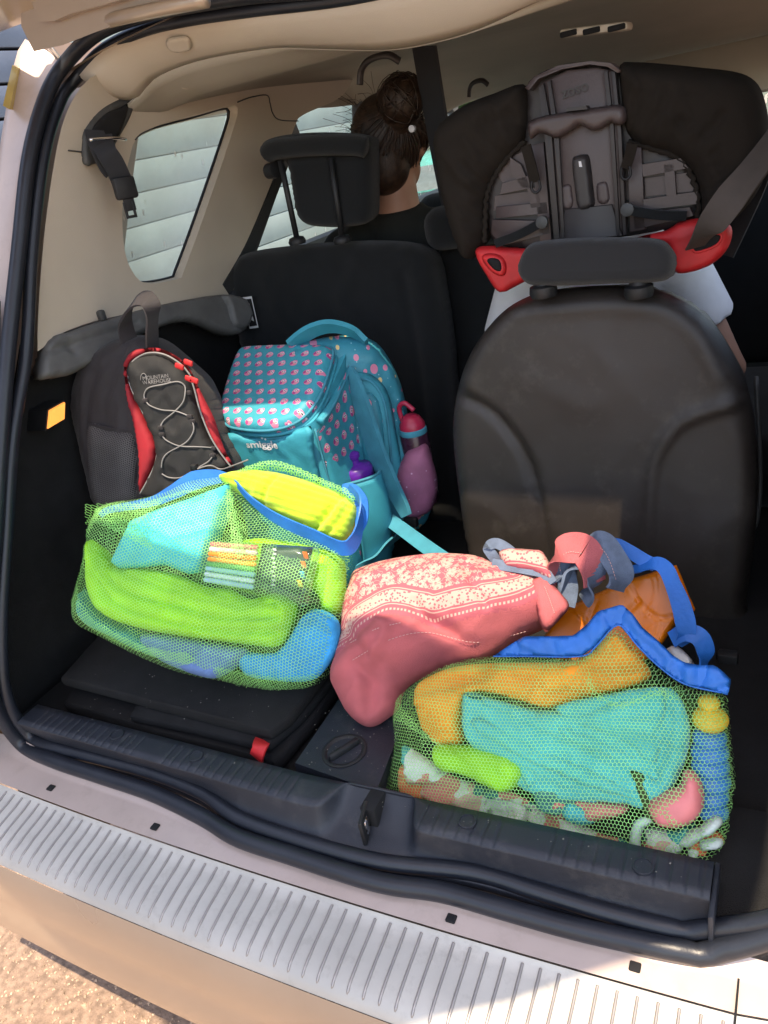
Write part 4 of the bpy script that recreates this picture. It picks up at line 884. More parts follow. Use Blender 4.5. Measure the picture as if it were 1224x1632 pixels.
def figure(name,label,c,k,top,sleeve,arms,legs_m,turn=0):
    """seated figure looking forward (+y); c = head centre, k = scale of an adult"""
    t=thing(name,label,'person',(c[0],c[1]+.15*k,c[2]-.85*k)); c=A(*c); g_=lambda x,y,z: c+A(x*math.cos(turn)-y*math.sin(turn),x*math.sin(turn)+y*math.cos(turn),z)*k
    body=[sph(c,(.072*k,.092*k,.098*k)),sph(g_(0,.035,-.055),(.055*k,.06*k,.06*k)),cone(g_(0,-.012,-.06),g_(0,-.02,-.19),.052*k,.056*k),
      sph(g_(0,.098,-.022),(.012*k,.018*k,.018*k)),sph(g_(0,.088,-.052),(.022*k,.010*k,.008*k)),sph(g_(.03,.075,.01),(.016*k,.012*k,.010*k)),sph(g_(-.03,.075,.01),(.016*k,.012*k,.010*k)),sph(g_(.078,-.005,-.012),(.010*k,.022*k,.032*k)),sph(g_(-.078,-.005,-.012),(.010*k,.022*k,.032*k)),
      sph(g_(0,-.0,-.36),(.15*k,.10*k,.22*k)),sph(g_(0,.04,-.62),(.16*k,.13*k,.13*k)),cone(g_(-.13,-.01,-.22),g_(.13,-.01,-.22),.06*k,.06*k)]
    for s_ in (-1,1):
        sh_=g_(s_*.165,0,-.235); el=g_(s_*arms[0],arms[1],arms[2]); wr_=g_(s_*.10,.38,-.50)
        body+=[sph(sh_,.058*k),cone(sh_,el,.048*k,.038*k),sph(el,.039*k),cone(el,wr_,.037*k,.024*k),sph(wr_+A(0,.05,0)*k,(.035*k,.055*k,.015*k))]
        for f in range(4): body.append(cone(wr_+A(-.024+.016*f,.09,0)*k,wr_+A(-.024+.016*f,.15-.012*abs(f-1.5),-.02)*k,.009*k,.007*k))
        body.append(cone(wr_+A(-s_*.03,.03,0)*k,wr_+A(-s_*.06,.09,-.005)*k,.011*k,.008*k))
        hp=g_(s_*.09,.04,-.66); kn=g_(s_*.11,.46,-.60); an=g_(s_*.10,.52,-.98)
        body+=[cone(hp,kn,.085*k,.058*k),sph(kn,.058*k),cone(kn,an,.055*k,.035*k),sph(an+A(0,.06,-.03)*k,(.04*k,.11*k,.035*k))]
    fuse('body',body,skin,t,.008*k+.001,5)
    sh=[sph(g_(0,-.0,-.37),(.168*k,.118*k,.24*k)),cone(g_(-.14,-.005,-.225),g_(.14,-.005,-.225),.072*k,.072*k),sph(g_(0,.03,-.58),(.17*k,.13*k,.10*k)),cone(g_(0,-.02,-.14),g_(0,-.01,-.24),.064*k,.10*k)]
    for s_ in (-1,1):
        a=g_(s_*.165,0,-.235); b=g_(s_*arms[0],arms[1],arms[2]); b=a+(b-a)*sleeve; sh+=[sph(a,.070*k),cone(a,b,.066*k,.068*k)]
    fuse('top',sh,top,t,.008*k+.001,4)
    lg=[]
    for s_ in (-1,1):
        hp=g_(s_*.09,.04,-.66); kn=g_(s_*.11,.46,-.60); lg+=[sph(hp,.10*k),cone(hp,kn,.098*k,.072*k)]
    fuse('trousers',lg,legs_m,t,.012*k,4)
    return t,g_
# passenger
HC=W(622,232,y=1.13)
wm,gw=figure('person','passenger with a brown hair bun and black top, behind the left headrest',(HC[0],HC[1],HC[2]),.93,blackt,.98,(.23,.10,-.42),blackt,turn=.12)
k=.93
hp=[sph(HC+A(0,-.012,.016),(.083*k,.100*k,.100*k)),sph(HC+A(-.0,-.05,-.03),(.066*k,.060*k,.075*k))]
bn=W(640,160,y=1.06)
hp2=[sph(bn,(.052,.046,.046)),sph(bn+A(.022,.01,.006),(.032,.035,.032)),sph(bn+A(-.02,.0,.010),(.034,.034,.030)),cone(bn,HC,.04,.06)]
hair=fuse('hair',hp+hp2,hairm,wm,.006,4)
V=[];Fc=[]
def addtube(P,r,ns=4):
    v,f=tube_geo(np.array(P),r,ns); k0=len(V); V.extend(v); Fc.extend([tuple(i+k0 for i in q) for q in f])
for i in range(420):   # combed strands from the nape and sides up to the bun
    a=RNG.uniform(-2.7,2.7)-math.pi/2; el=RNG.uniform(-.75,.5); d=A(math.cos(a)*math.cos(el),math.sin(a)*math.cos(el),math.sin(el)); 
    if d[1]>.75: continue
    s0=HC+d*A(.084,.103,.106)*k+A(0,-.012,.012); e=bn+_n(s0-bn)*.045; m1=(s0+e)/2; m1=HC+_n(m1-HC)*max(np.linalg.norm(m1-HC),.102*k)
    addtube(cr([s0,m1+RNG.normal(size=3)*.002,e],4),RNG.uniform(.0008,.0018))
for i in range(120):   # coils of the bun
    a=RNG.uniform(0,6.28,3); R0=RNG.uniform(.038,.056); ax=_n(RNG.normal(size=3)); e1,e2,_=basis(ax,(0,.3,1)); st=RNG.uniform(0,6.28)
    addtube([bn+(e1*math.cos(st+t)+e2*math.sin(st+t))*R0 for t in np.linspace(0,1.8,7)],RNG.uniform(.0008,.0016))
for i in range(46):    # flyaway hairs
    d=_n(A(RNG.uniform(-1,.3),RNG.uniform(-.8,.2),RNG.uniform(-.1,1))); s0=HC+d*A(.083,.1,.1)
    addtube(cr([s0,s0+d*.015+A(0,0,.008),s0+d*RNG.uniform(.02,.045)+RNG.normal(size=3)*.010],4),.0005,3)
tag(mesh('hair_strands',V,Fc,hairm,wm),kind='stuff')
lathe('hair_bobble',[(.003,-.006),(.007,-.004),(.007,.004),(.003,.006)],W(657,205,y=1.02),(0,-1,0),paper,wm,12)
# child in the booster
CC=W(945,330,y=.92)
ch,gc=figure('person','child in a white short sleeved top sitting in front of the right seat',(CC[0],CC[1],CC[2]+.08),.86,white,.55,(.265,.02,-.47),fab,turn=0)
# ================================================================ PRINTS (flat patterns of cloth)
def print_floral(m,sdband=True):
    L=m.node_tree.links; uv,x,y=uvxy(m)
    def flowers(scale,size,pet):
        mp=nd(m,'ShaderNodeMapping'); mp.inputs['Scale'].default_value=(scale,scale,scale); L.new(uv,mp.inputs[0])
        v=nd(m,'ShaderNodeTexVoronoi'); v.inputs['Scale'].default_value=1; v.inputs['Randomness'].default_value=.7; L.new(mp.outputs[0],v.inputs[0])
        df=nd(m,'ShaderNodeVectorMath',operation='SUBTRACT'); L.new(mp.outputs[0],df.inputs[0]); L.new(v.outputs['Position'],df.inputs[1])
        s=nd(m,'ShaderNodeSeparateXYZ'); L.new(df.outputs[0],s.inputs[0]); an=mth(m,'ARCTAN2',s.outputs[1],s.outputs[0]); rad=mth(m,'SQRT',mth(m,'ADD',mth(m,'MULTIPLY',s.outputs[0],s.outputs[0]),mth(m,'MULTIPLY',s.outputs[1],s.outputs[1])))
        edge=mth(m,'MULTIPLY_ADD',mth(m,'ABSOLUTE',mth(m,'COSINE',mth(m,'MULTIPLY',an,pet/2))),size*.5,size*.6)
        fl=mth(m,'LESS_THAN',rad,edge); ctr=mth(m,'LESS_THAN',rad,size*.24); ring=mth(m,'MULTIPLY',mth(m,'GREATER_THAN',rad,mth(m,'MULTIPLY',edge,.70)),mth(m,'LESS_THAN',rad,mth(m,'MULTIPLY',edge,.78)))
        return mth(m,'SUBTRACT',mth(m,'SUBTRACT',fl,ctr),ring)
    f1=flowers(40,.36,5); f2=flowers(78,.26,4)
    n=nd(m,'ShaderNodeTexNoise'); n.inputs['Scale'].default_value=95; n.inputs['Detail'].default_value=1; L.new(uv,n.inputs[0]); vine=mth(m,'LESS_THAN',mth(m,'ABSOLUTE',mth(m,'SUBTRACT',n.outputs['Fac'],.5)),.012)
    allp=mth(m,'MAXIMUM',mth(m,'MAXIMUM',f1,mth(m,'MULTIPLY',f2,.9)),vine); allp=mth(m,'MINIMUM',mth(m,'MAXIMUM',allp,0),1)
    at=nd(m,'ShaderNodeAttribute',attribute_name='sd'); sd=at.outputs['Fac']
    def band(a,b): return mth(m,'MULTIPLY',mth(m,'GREATER_THAN',sd,a),mth(m,'LESS_THAN',sd,b))
    w1=nd(m,'ShaderNodeTexVoronoi'); w1.inputs['Scale'].default_value=220; L.new(uv,w1.inputs[0]); lace=mth(m,'GREATER_THAN',w1.outputs['Distance'],.36)
    dots=mth(m,'GREATER_THAN',mth(m,'SINE',mth(m,'MULTIPLY',x,1100)),-.1)
    o=base_out(m); cream=(.66,.50,.40)
    body=mth(m,'MULTIPLY',allp,mth(m,'GREATER_THAN',sd,.042))
    sc=mth(m,'MULTIPLY',band(.014,.033),lace); ln=mth(m,'ADD',band(.010,.0115),band(.035,.0365)); hm=mth(m,'MULTIPLY',band(.001,.0045),dots)
    tot=mth(m,'MINIMUM',mth(m,'ADD',mth(m,'ADD',body,sc),mth(m,'ADD',ln,hm)),1)
    tot=mth(m,'MULTIPLY',tot,.62); set_base(m,mixc(m,tot,o,cream))
def print_creatures(m,su=.021,sv=.024,glyph='face',ox=0,oy=0,shine=None):
    """staggered grid of little round pink faces with two eyes"""
    L=m.node_tree.links; uv,x,y=uvxy(m)
    yy=mth(m,'ADD',mth(m,'DIVIDE',y,sv),oy+50); row=mth(m,'FLOOR',yy); xx=mth(m,'ADD',mth(m,'ADD',mth(m,'DIVIDE',x,su),50+ox),mth(m,'MULTIPLY',mth(m,'MODULO',row,2),.5))
    col=mth(m,'FLOOR',xx); wn=nd(m,'ShaderNodeTexWhiteNoise',noise_dimensions='2D'); cx=nd(m,'ShaderNodeCombineXYZ'); L.new(col,cx.inputs[0]); L.new(row,cx.inputs[1]); L.new(cx.outputs[0],wn.inputs[0])
    rnd=wn.outputs['Value']; fx0=mth(m,'SUBTRACT',mth(m,'SUBTRACT',xx,col),.5); fy0=mth(m,'SUBTRACT',mth(m,'SUBTRACT',yy,row),.5)
    a=mth(m,'MULTIPLY',mth(m,'SUBTRACT',rnd,.5),1.6); c=mth(m,'COSINE',a); s=mth(m,'SINE',a)
    fx=mth(m,'SUBTRACT',mth(m,'MULTIPLY',fx0,c),mth(m,'MULTIPLY',fy0,s)); fy=mth(m,'ADD',mth(m,'MULTIPLY',fx0,s),mth(m,'MULTIPLY',fy0,c))
    def ell(px,py,rx,ry):
        dx=mth(m,'DIVIDE',mth(m,'SUBTRACT',fx,px),rx); dy=mth(m,'DIVIDE',mth(m,'SUBTRACT',fy,py),ry)
        return mth(m,'LESS_THAN',mth(m,'ADD',mth(m,'MULTIPLY',dx,dx),mth(m,'MULTIPLY',dy,dy)),1)
    o=base_out(m); pk=(.72,.22,.36)
    body=mth(m,'MAXIMUM',ell(0,0,.30,.27),ell(.0,.17,.20,.18)); o=mixc(m,body,o,pk)
    wing=mth(m,'MULTIPLY',ell(-.16,-.06,.12,.17),1); o=mixc(m,wing,o,(.45,.06,.22))
    e=mth(m,'MAXIMUM',ell(-.06,.12,.085,.10),ell(.13,.12,.085,.10)); o=mixc(m,e,o,(.85,.75,.8)); p=mth(m,'MAXIMUM',ell(-.05,.11,.045,.055),ell(.12,.11,.045,.055)); o=mixc(m,p,o,(.01,.01,.015))
    o=mixc(m,ell(.03,0,.035,.045),o,(.8,.4,.1)); set_base(m,o)
def print_treats(m):
    L=m.node_tree.links; uv,x,y=uvxy(m); o=base_out(m)
    for sc,off,colr,th in ((38,0,(.75,.25,.38),.30),(38,3.7,(.75,.55,.25),.17),(110,1,(.5,.75,.8),.10)):
        mp=nd(m,'ShaderNodeMapping'); mp.inputs['Scale'].default_value=(sc,sc*.8,sc); mp.inputs['Location'].default_value=(off,off,0); L.new(uv,mp.inputs[0]); v=nd(m,'ShaderNodeTexVoronoi'); v.inputs['Scale'].default_value=1; v.inputs['Randomness'].default_value=.6; L.new(mp.outputs[0],v.inputs[0]); o=mixc(m,mth(m,'LESS_THAN',v.outputs['Distance'],th),o,colr)
    set_base(m,o)
def print_dots(m,scale,colr,r):
    L=m.node_tree.links; uv,x,y=uvxy(m); mp=nd(m,'ShaderNodeMapping'); mp.inputs['Scale'].default_value=(scale,scale,scale); L.new(uv,mp.inputs[0]); v=nd(m,'ShaderNodeTexVoronoi'); v.inputs['Scale'].default_value=1; v.inputs['Randomness'].default_value=.35; L.new(mp.outputs[0],v.inputs[0]); set_base(m,mixc(m,mth(m,'LESS_THAN',v.outputs['Distance'],r),base_out(m),colr))
rosep=mat('rose_print_canvas',(.46,.10,.125),.9,var=.06,vs=25,bump=.5,bs=800); print_floral(rosep)
tealp=mat('teal_print',(.02,.31,.40),.5,var=.06,vs=14,bump=.3,bs=600); print_creatures(tealp,.030,.0245)
tealp2=mat('teal_side_print',(.02,.28,.36),.6,var=.06,vs=14,bump=.4,bs=600); print_creatures(tealp2,.032,.029)
treat=mat('teal_treat_print',(.02,.26,.35),.5,var=.08,vs=14,bump=.3,bs=600); print_treats(treat)
pinkpk=mat('pink_dotted_mesh',(.36,.12,.22),.7,bump=.5,bs=600); print_dots(pinkpk,70,(.7,.45,.62),.13)

patch=mat('patterned_cotton',(.55,.68,.62),.95,bump=.6,bs=500)
def print_patch(m):
    L=m.node_tree.links; uv,x,y=uvxy(m); mp=nd(m,'ShaderNodeMapping'); mp.inputs['Scale'].default_value=(26,34,30); L.new(uv,mp.inputs[0]); n=nd(m,'ShaderNodeTexNoise'); n.inputs['Scale'].default_value=.9; L.new(mp.outputs[0],n.inputs[0])
    ad=nd(m,'ShaderNodeVectorMath',operation='MULTIPLY_ADD'); L.new(n.outputs['Color'],ad.inputs[0]); ad.inputs[1].default_value=(1.6,1.6,1.6); L.new(mp.outputs[0],ad.inputs[2])
    v=nd(m,'ShaderNodeTexVoronoi'); v.inputs['Scale'].default_value=1; L.new(ad.outputs[0],v.inputs[0]); sc=nd(m,'ShaderNodeSeparateColor'); L.new(v.outputs['Color'],sc.inputs[0]); r=nd(m,'ShaderNodeValToRGB'); r.color_ramp.interpolation='CONSTANT'; L.new(sc.outputs[0],r.inputs[0])
    cs=[(0,(.75,.74,.68)),(.25,(.70,.22,.20)),(.38,(.72,.76,.70)),(.55,(.04,.42,.42)),(.68,(.72,.42,.36)),(.8,(.78,.78,.72)),(.92,(.03,.20,.19))]
    e=r.color_ramp.elements; e[0].position=0; e[0].color=(*cs[0][1],1); e[1].position=cs[1][0]; e[1].color=(*cs[1][1],1)
    for p,c in cs[2:]: q=e.new(p); q.color=(*c,1)
    set_base(m,r.outputs[0])
print_patch(patch)
# ================================================================ BLACK AND RED RUCKSACK
bp_n=(.22,-.94,.24)
bpl=W(240,790,y=.385); bpk=thing('rucksack','black and grey rucksack with red side panels and grey bungee cord on the front','rucksack',tuple(bpl))
bo_px=[(190,812),(155,803),(143,755),(132,715),(120,670),(118,636),(124,600),(140,572),(168,550),(196,538),(229,534),(253,548),(286,577),(312,603),(333,648),(350,693),(374,744),(372,775),(340,800),(290,815),(240,818)]
bb=Soft(bo_px,bpl,bp_n,T=.045,Tb=.13,Rd=.055,res=.008,wr=.005,wsc=14,wdir=1.2,seed=11,smooth=3,creases=[([(196,560),(150,600),(136,660),(142,720)],.006,.006),([(205,548),(175,600),(160,680)],.008,.006)])
bb.mesh('main_body',packb,bpk)
# back shell seen on the left
side_s=Soft([(160,800),(142,752),(128,700),(117,650),(118,620),(128,590),(150,563),(190,540),(205,545),(170,600),(150,680),(160,760)],bpl+A(0,.012,0),bp_n,T=.012,Tb=.12,Rd=.03,res=.01); side_s.mesh('back_panel',packg,bpk)
fr_px=[(206,579),(216,568),(229,563),(245,561),(261,564),(275,572),(290,584),(302,597),(310,625),(318,655),(333,695),(352,722),(369,745),(330,765),(300,790),(260,800),(224,788),(235,765),(245,742),(250,720),(247,700),(238,680),(228,656),(216,636),(208,615),(204,597)]
fp=Soft(fr_px,bpl,bp_n,T=.020,Tb=.01,Rd=.02,res=.007,shift=.054,wr=.003,wsc=18,seed=4,smooth=2)
fp.mesh('front_panel',packg,bpk)
rl_px=[(229,556),(214,558),(204,566),(198,580),(198,597),(201,622),(205,645),(213,672),(218,700),(222,735),(221,765),(223,788),(236,764),(245,742),(250,718),(246,698),(236,676),(226,656),(214,632),(206,610),(204,592),(210,576),(230,564)]
rL=Soft(rl_px,bpl,bp_n,T=.012,Tb=.01,Rd=.012,res=.006,shift=.054,smooth=2); rL.mesh('red_panel',packr,bpk)
rr_px=[(229,556),(250,554),(272,562),(290,574),(304,590),(314,612),(328,640),(342,668),(352,700),(362,725),(374,744),(366,744),(350,720),(334,694),(320,655),(312,625),(304,597),(290,582),(270,568),(250,561),(230,563)]
rR=Soft(rr_px,bpl,bp_n,T=.012,Tb=.01,Rd=.012,res=.006,shift=.052,smooth=2); rR.mesh('red_panel',packr,bpk)
def onp(sf,px,lift): return np.array([sf.at(u,v,lift) for u,v in px])
def cord(name,px,r,m,par,sf=fp,lift=.003): return tube(name,cr(onp(sf,px,lift),6),r,m,par,6)
def pl_path(px,d): return cr(np.array([W(u,v,pl=(bpl+_n(bp_n)*d,_n(bp_n))) for u,v in px]),6)
tube('piping',pl_path([(223,787),(236,764),(246,742),(251,718),(247,698),(237,676),(227,656),(215,632),(207,612),(205,595),(211,577),(228,565),(245,562),(262,565),(278,573),(292,584),(303,598)],.066),.0016,piping,bpk,6)
tube('piping',pl_path([(303,598),(311,625),(319,655),(334,693),(350,720),(369,745)],.066),.0016,piping,bpk,6)
z3=lambda pts:[(x*.4085,440+y*.4085) for x,y in pts]
for c_ in ([(565,482),(563,460),(580,436),(640,422),(692,412),(720,428),(722,460),(712,495),(680,530),(645,558),(630,578),(628,592)],
           [(570,488),(585,505),(630,522),(680,526),(710,535),(738,547)],[(750,565),(756,600),(735,640),(700,665),(655,690),(635,715),(630,748)],
           [(632,618),(648,640),(700,663),(770,666),(832,670)],[(832,700),(815,722),(790,738),(750,762),(705,786),(660,786),(632,772)]):
    cord('bungee_cord',z3(c_),.0013,piping,bpk)
for (x,y) in ((567,485),(735,455),(628,592),(740,548),(632,618),(752,566),(832,672),(830,700)):
    p=fp.at(x*.4085,440+y*.4085,.002); box('cord_loop',p,(.012,.006,.008),packb,bpk,.002)
kp=fp.at(310,746,.004); box('cord_lock',kp,(.014,.012,.016),black,bpk,.004)
tube('bungee_tail',cr(np.array([fp.at(313,748,.004),fp.at(335,742,.006),fp.at(352,748,.008),W(372,742,y=.345),W(395,733,y=.335)]),6),.0016,piping,bpk,6)
text3('brand_line','MOUNTAIN',fp,249,601,.0098,piping,bpk,rot=-.02,squash=1.0,lift=.0014); text3('brand_line','WAREHOUSE',fp,250,608,.0098,piping,bpk,rot=-.02,lift=.0014)
tube('brand_arc',cr(np.array([fp.at(u,v,.002) for u,v in ((224,606),(225,598),(229,595),(233,599),(234,607))]),4),.0007,piping,bpk,5)
pk_px=[(141,690),(150,672),(175,683),(212,690),(219,705),(222,740),(220,770),(222,790),(205,808),(180,810),(155,802),(145,760)]
pkt=Soft(pk_px,bpl,bp_n,T=.016,Tb=.01,Rd=.03,res=.008,shift=.040,smooth=3); pkt.mesh('pocket_lining',packb,bpk); pkt.net('mesh_pocket',netgrey,bpk,cell=.0042,wd=.0011,lift=.0015,flow=.001)
ribbon('pocket_edge',np.array([pkt.at(u,v,.003) for u,v in ((142,678),(165,683),(190,687),(213,689))]),.010,packb,bpk,side=(0,-.2,1))
ribbon('grab_loop',[W(212,560,y=.445),W(200,520,y=.445),W(206,492,y=.445),W(221,477,y=.44),W(236,478,y=.435),W(243,495,y=.43),W(242,525,y=.435),W(243,560,y=.445)],.032,packb,bpk,side=_n(A(.3,.75,.55)),th=.002)
for (u,v) in ((286,584),(300,578),(302,604),(309,606)): box('zip_pull',W(u,v,y=.37),(.018,.006,.010),redp,bpk,.003,rot=Matrix.Rotation(.4,3,'Y'))
ribbon('hanging_strap',[W(140,700,y=.40),W(120,712,y=.375),W(108,724,y=.365),W(130,745,y=.395),W(145,750,y=.41)],.03,packg,bpk,side=(0,.4,1))

# ================================================================ TEAL RUCKSACK WITH FLAP LID
tA=thing('school_bag','turquoise school bag with pink creature print flap lid, left of the pair','school bag',(-.30,.6,-.05))
# body: rings front->top
def rr2(cx,cy,w_,d_,r,n=12):
    out=[]
    for (sx,sy,a0) in ((1,1,0),(-1,1,90),(-1,-1,180),(1,-1,270)):
        for k in range(n): a=math.radians(a0+90*k/(n-1)); out.append((cx+sx*(w_/2-r)+r*math.cos(a),cy+sy*(d_/2-r)+r*math.sin(a)))
    return out
def ztop(y): return .335+(y-.49)*.50
rings=[]
for z,gx,gy in ((-.05,.0,.0),(-.03,.01,.01),(.05,.018,.012),(.13,.014,.01),(.21,.008,.004),(.27,.0,0),(.31,-.002,-.002)):
    rings.append([A(x,y,z+.002*noise.noise(Vector((x*20,y*20,z*9)))) for x,y in rr2(-.300,.590,.215+gx*2,.190+gy*2,.028)])
for f in (0,.5,1.0):
    rings.append([A(x,y,max(.31,.31+(ztop(y)-.012-.31)*f)) for x,y in rr2(-.300,.590,.212,.186,.028)])
body=loft('bag_body',rings,teal,tA)
# side panel with creature print
def xside(y,z): return -.300+.1075+.018*math.exp(-((z-.08)/.10)**2)+.0035
rows=[[A(xside(y,z)-.010*(abs(y-.59)/.1)**4,y,z) for y in np.linspace(.505,.672,24)] for z in np.linspace(-.03,.30,30)]
rows+= [[A(xside(y,z)-.010*(abs(y-.59)/.1)**4,y,.30+(ztop(y)-.03-.30)*f) for y in np.linspace(.505,.672,24)] for f in (.4,.8,1)]
grid('side_panel',rows,tealp2,tA)
tube('side_seam',cr([A(xside(.505,z)-.006,.503,z) for z in (.32,.2,.1,0,-.03)],5),.0022,tealstr,tA,6)
# lid
ldp=W(430,620,y=.56); l0,l1,l2=A(-.40,.487,.325),A(-.19,.487,.335),A(-.30,.675,.428)
ln=_n(np.cross(l1-l0,l2-l0)); 
lid_px=[(404,555),(440,553),(490,553),(525,555),(532,564),(526,590),(514,625),(499,651),(478,672),(450,684),(420,688),(390,686),(366,681),(355,668),(354,650),(360,625),(370,592),(380,568),(390,558)]
lid=Soft(lid_px,l0,ln,T=.016,Tb=.028,Rd=.016,res=.006,smooth=3); lid.mesh('flap_lid',tealp,tA)
def lidpath(off,d): 
    q=lid.poly; return np.array([lid.p0+a[0]*lid.e1+a[1]*lid.e2+lid.n*d for a in q])
tube('lid_piping',lidpath(0,.002),.0030,tealstr,tA,6,True); tube('lid_zip',lidpath(0,-.010)+A(0,0,-.001),.0038,teal,tA,6,True); tube('lid_piping',lidpath(0,-.020),.0030,tealstr,tA,6,True)
arch=[W(526,560,y=.66),W(540,556,y=.68),W(550,566,y=.685),W(552,590,y=.66),W(540,622,y=.61),W(525,652,y=.55),W(510,672,y=.51)]
tube('lid_gusset',cr(arch,5),.008,teal,tA,10); tube('gusset_zip',cr([p+A(.006,0,.002) for p in arch],5),.003,tealstr,tA,8)
front=Soft([(362,690),(400,696),(450,694),(495,678),(500,720),(504,800),(380,800),(365,740)],A(-.3,.490,.25),(0,-1,-.02),T=.006,Tb=.004,Rd=.008,res=.008,smooth=2,wr=.002,wsc=14); front.mesh('front_panel',teal,tA)
text3('bag_logo','smiggle',front,419,708,.025,paper,tA,rot=-.03,bold=.0006,squash=.8,lift=.0025); 
for (u,v,r) in ((418,698,.0030),(423,700,.0022)): lathe('logo_dot',[(.0002,0),(r,.0),(r,.0006),(.0002,.0008)],front.at(u,v,.001),(0,-1,0),paper,tA,12)
# side bottle pocket
pq=[[A(xside(y,z)+.004+.046*math.sin(max(0,min(1,(y-.535)/.11))*math.pi)*(.35+.65*min(1,(z+.05)/.2)),y,z) for y in np.linspace(.528,.652,26)] for z in np.linspace(-.04,.190,18)]
grid('bottle_pocket',pq,teal,tA,thick=.003); tube('pocket_hem',np.array(pq[-1]),.003,tealstr,tA,6)
# purple bottle in it
btl=thing('drink_bottle','purple bottle with push pull cap in the side pocket of the turquoise bag','bottle',(-.165,.592,.02))
bx=W(569,752,x=-.185); by=bx[1]; lathe('bottle',[(.003,-.20),(.028,-.20),(.031,-.19),(.031,-.03),(.030,-.02)],A(bx[0],by,bx[2]),(0,0,1),purple,btl,28)
lathe('cap',[(.0305,-.022),(.0325,-.02),(.0325,.008),(.029,.014),(.012,.018),(.009,.020),(.009,.030),(.0125,.032),(.0125,.040),(.006,.044),(.001,.044)],A(bx[0],by,bx[2]),(0,0,1),purple,btl,28)

# ================================================================ SECOND TEAL RUCKSACK
tB=thing('school_bag','turquoise rounded school bag with ice cream print and pink side pocket','school bag',tuple(W(640,840,y=.74)))
tB_px=[(455,600),(462,560),(490,545),(530,536),(570,536),(600,546),(622,575),(638,610),(648,650),(655,690),(672,720),(690,760),(690,800),(670,840),(600,860),(520,840),(470,760),(450,680)]
BNn=(.55,-.82,.14)
sB=Soft(tB_px,W(600,640,y=.715),BNn,T=.055,Tb=.06,Rd=.06,res=.009,smooth=3,creases=[([(560,575),(590,580),(615,600),(632,650),(640,720)],.006,.006),([(575,620),(600,630),(612,670),(612,740)],.006,.006)],wr=.004,wsc=14); sB.mesh('bag_body',treat,tB)
s2=Soft([(556,600),(572,590),(600,602),(620,630),(632,690),(640,760),(600,790),(580,740),(566,660)],W(600,640,y=.715),BNn,T=.018,Tb=.01,Rd=.02,res=.008,shift=.050,smooth=3); s2.mesh('front_pocket',teal,tB)
tube('pocket_zip',cr(onp(s2,[(562,640),(575,606),(596,612),(612,640),(620,690),(624,740)],.002),5),.003,tealstr,tB,6)
s3=Soft([(575,630),(590,622),(604,636),(612,670),(614,715),(600,720),(584,680)],W(600,640,y=.715),BNn,T=.010,Tb=.01,Rd=.012,res=.007,shift=.064,smooth=3); s3.mesh('clear_badge_pocket',treat,tB)
ribbon('grab_handle',[W(466,550,y=.66),W(480,538,y=.665),W(500,526,y=.67),W(525,520,y=.68),W(550,524,y=.69),W(570,534,y=.70),W(584,546,y=.70)],.034,teal,tB,side=_n(A(.2,-.7,.75)),th=.005)
s4=Soft([(630,758),(640,735),(650,718),(668,710),(681,708),(690,735),(697,762),(696,790),(686,814),(666,824),(648,830),(640,800)],W(660,770,y=.665),(.35,-.9,.1),T=.030,Tb=.02,Rd=.03,res=.007,smooth=3); s4.mesh('side_pocket',pinkpk,tB); 
s5=Soft([(596,750),(640,754),(648,800),(650,826),(632,832),(608,800)],W(620,790,y=.66),BNn,T=.012,Tb=.01,Rd=.012,res=.008,smooth=3); s5.mesh('pink_base_panel',pinkpk,tB)
# shoulder strap
P=[W(556,590,y=.655),W(566,615,y=.64),W(578,650,y=.63),W(590,690,y=.62),W(604,730,y=.61),W(622,770,y=.60),W(640,805,y=.595),W(648,822,y=.59)]
ribbon('shoulder_strap',P,[.03,.042,.05,.054,.054,.05,.04,.028],tealstr,tB,side=_n(A(.8,-.35,.35)),th=.004)
ribbon('strap_tail',[W(620,828,y=.60),W(650,850,y=.57),W(680,872,y=.53),W(706,890,y=.50),W(730,905,y=.47)],.028,tealstr,tB,side=_n(A(.35,.8,.5)),th=.002)
ribbon('strap_tail',[W(640,850,y=.62),W(612,872,y=.57),W(590,895,y=.53),W(565,915,y=.5)],.026,tealstr,tB,side=_n(A(.5,.6,.5)),th=.002)
box('strap_buckle',W(655,832,y=.62),(.03,.014,.02),black,tB,.004)
b2=thing('drink_bottle','dark bottle with red flip cap in the pink side pocket','bottle',tuple(W(662,740,y=.70)))
bc=W(661,700,y=.70); lathe('bottle',[(.003,-.14),(.027,-.14),(.029,-.13),(.029,.012),(.026,.018)],bc,(0,0,1),smoke,b2,24)
lathe('collar',[(.0265,.010),(.028,.012),(.028,.024),(.026,.026)],bc,(0,0,1),tealstr,b2,24)
lathe('cap',[(.026,.024),(.026,.034),(.018,.048),(.010,.054),(.001,.054)],bc,(0,0,1),pinkpl,b2,24); tube('cap_loop',cr([bc+A(-.02,0,.04),bc+A(-.022,0,.068),bc+A(-.008,0,.078),bc+A(.01,0,.062)],5),.005,pinkpl,b2,8)

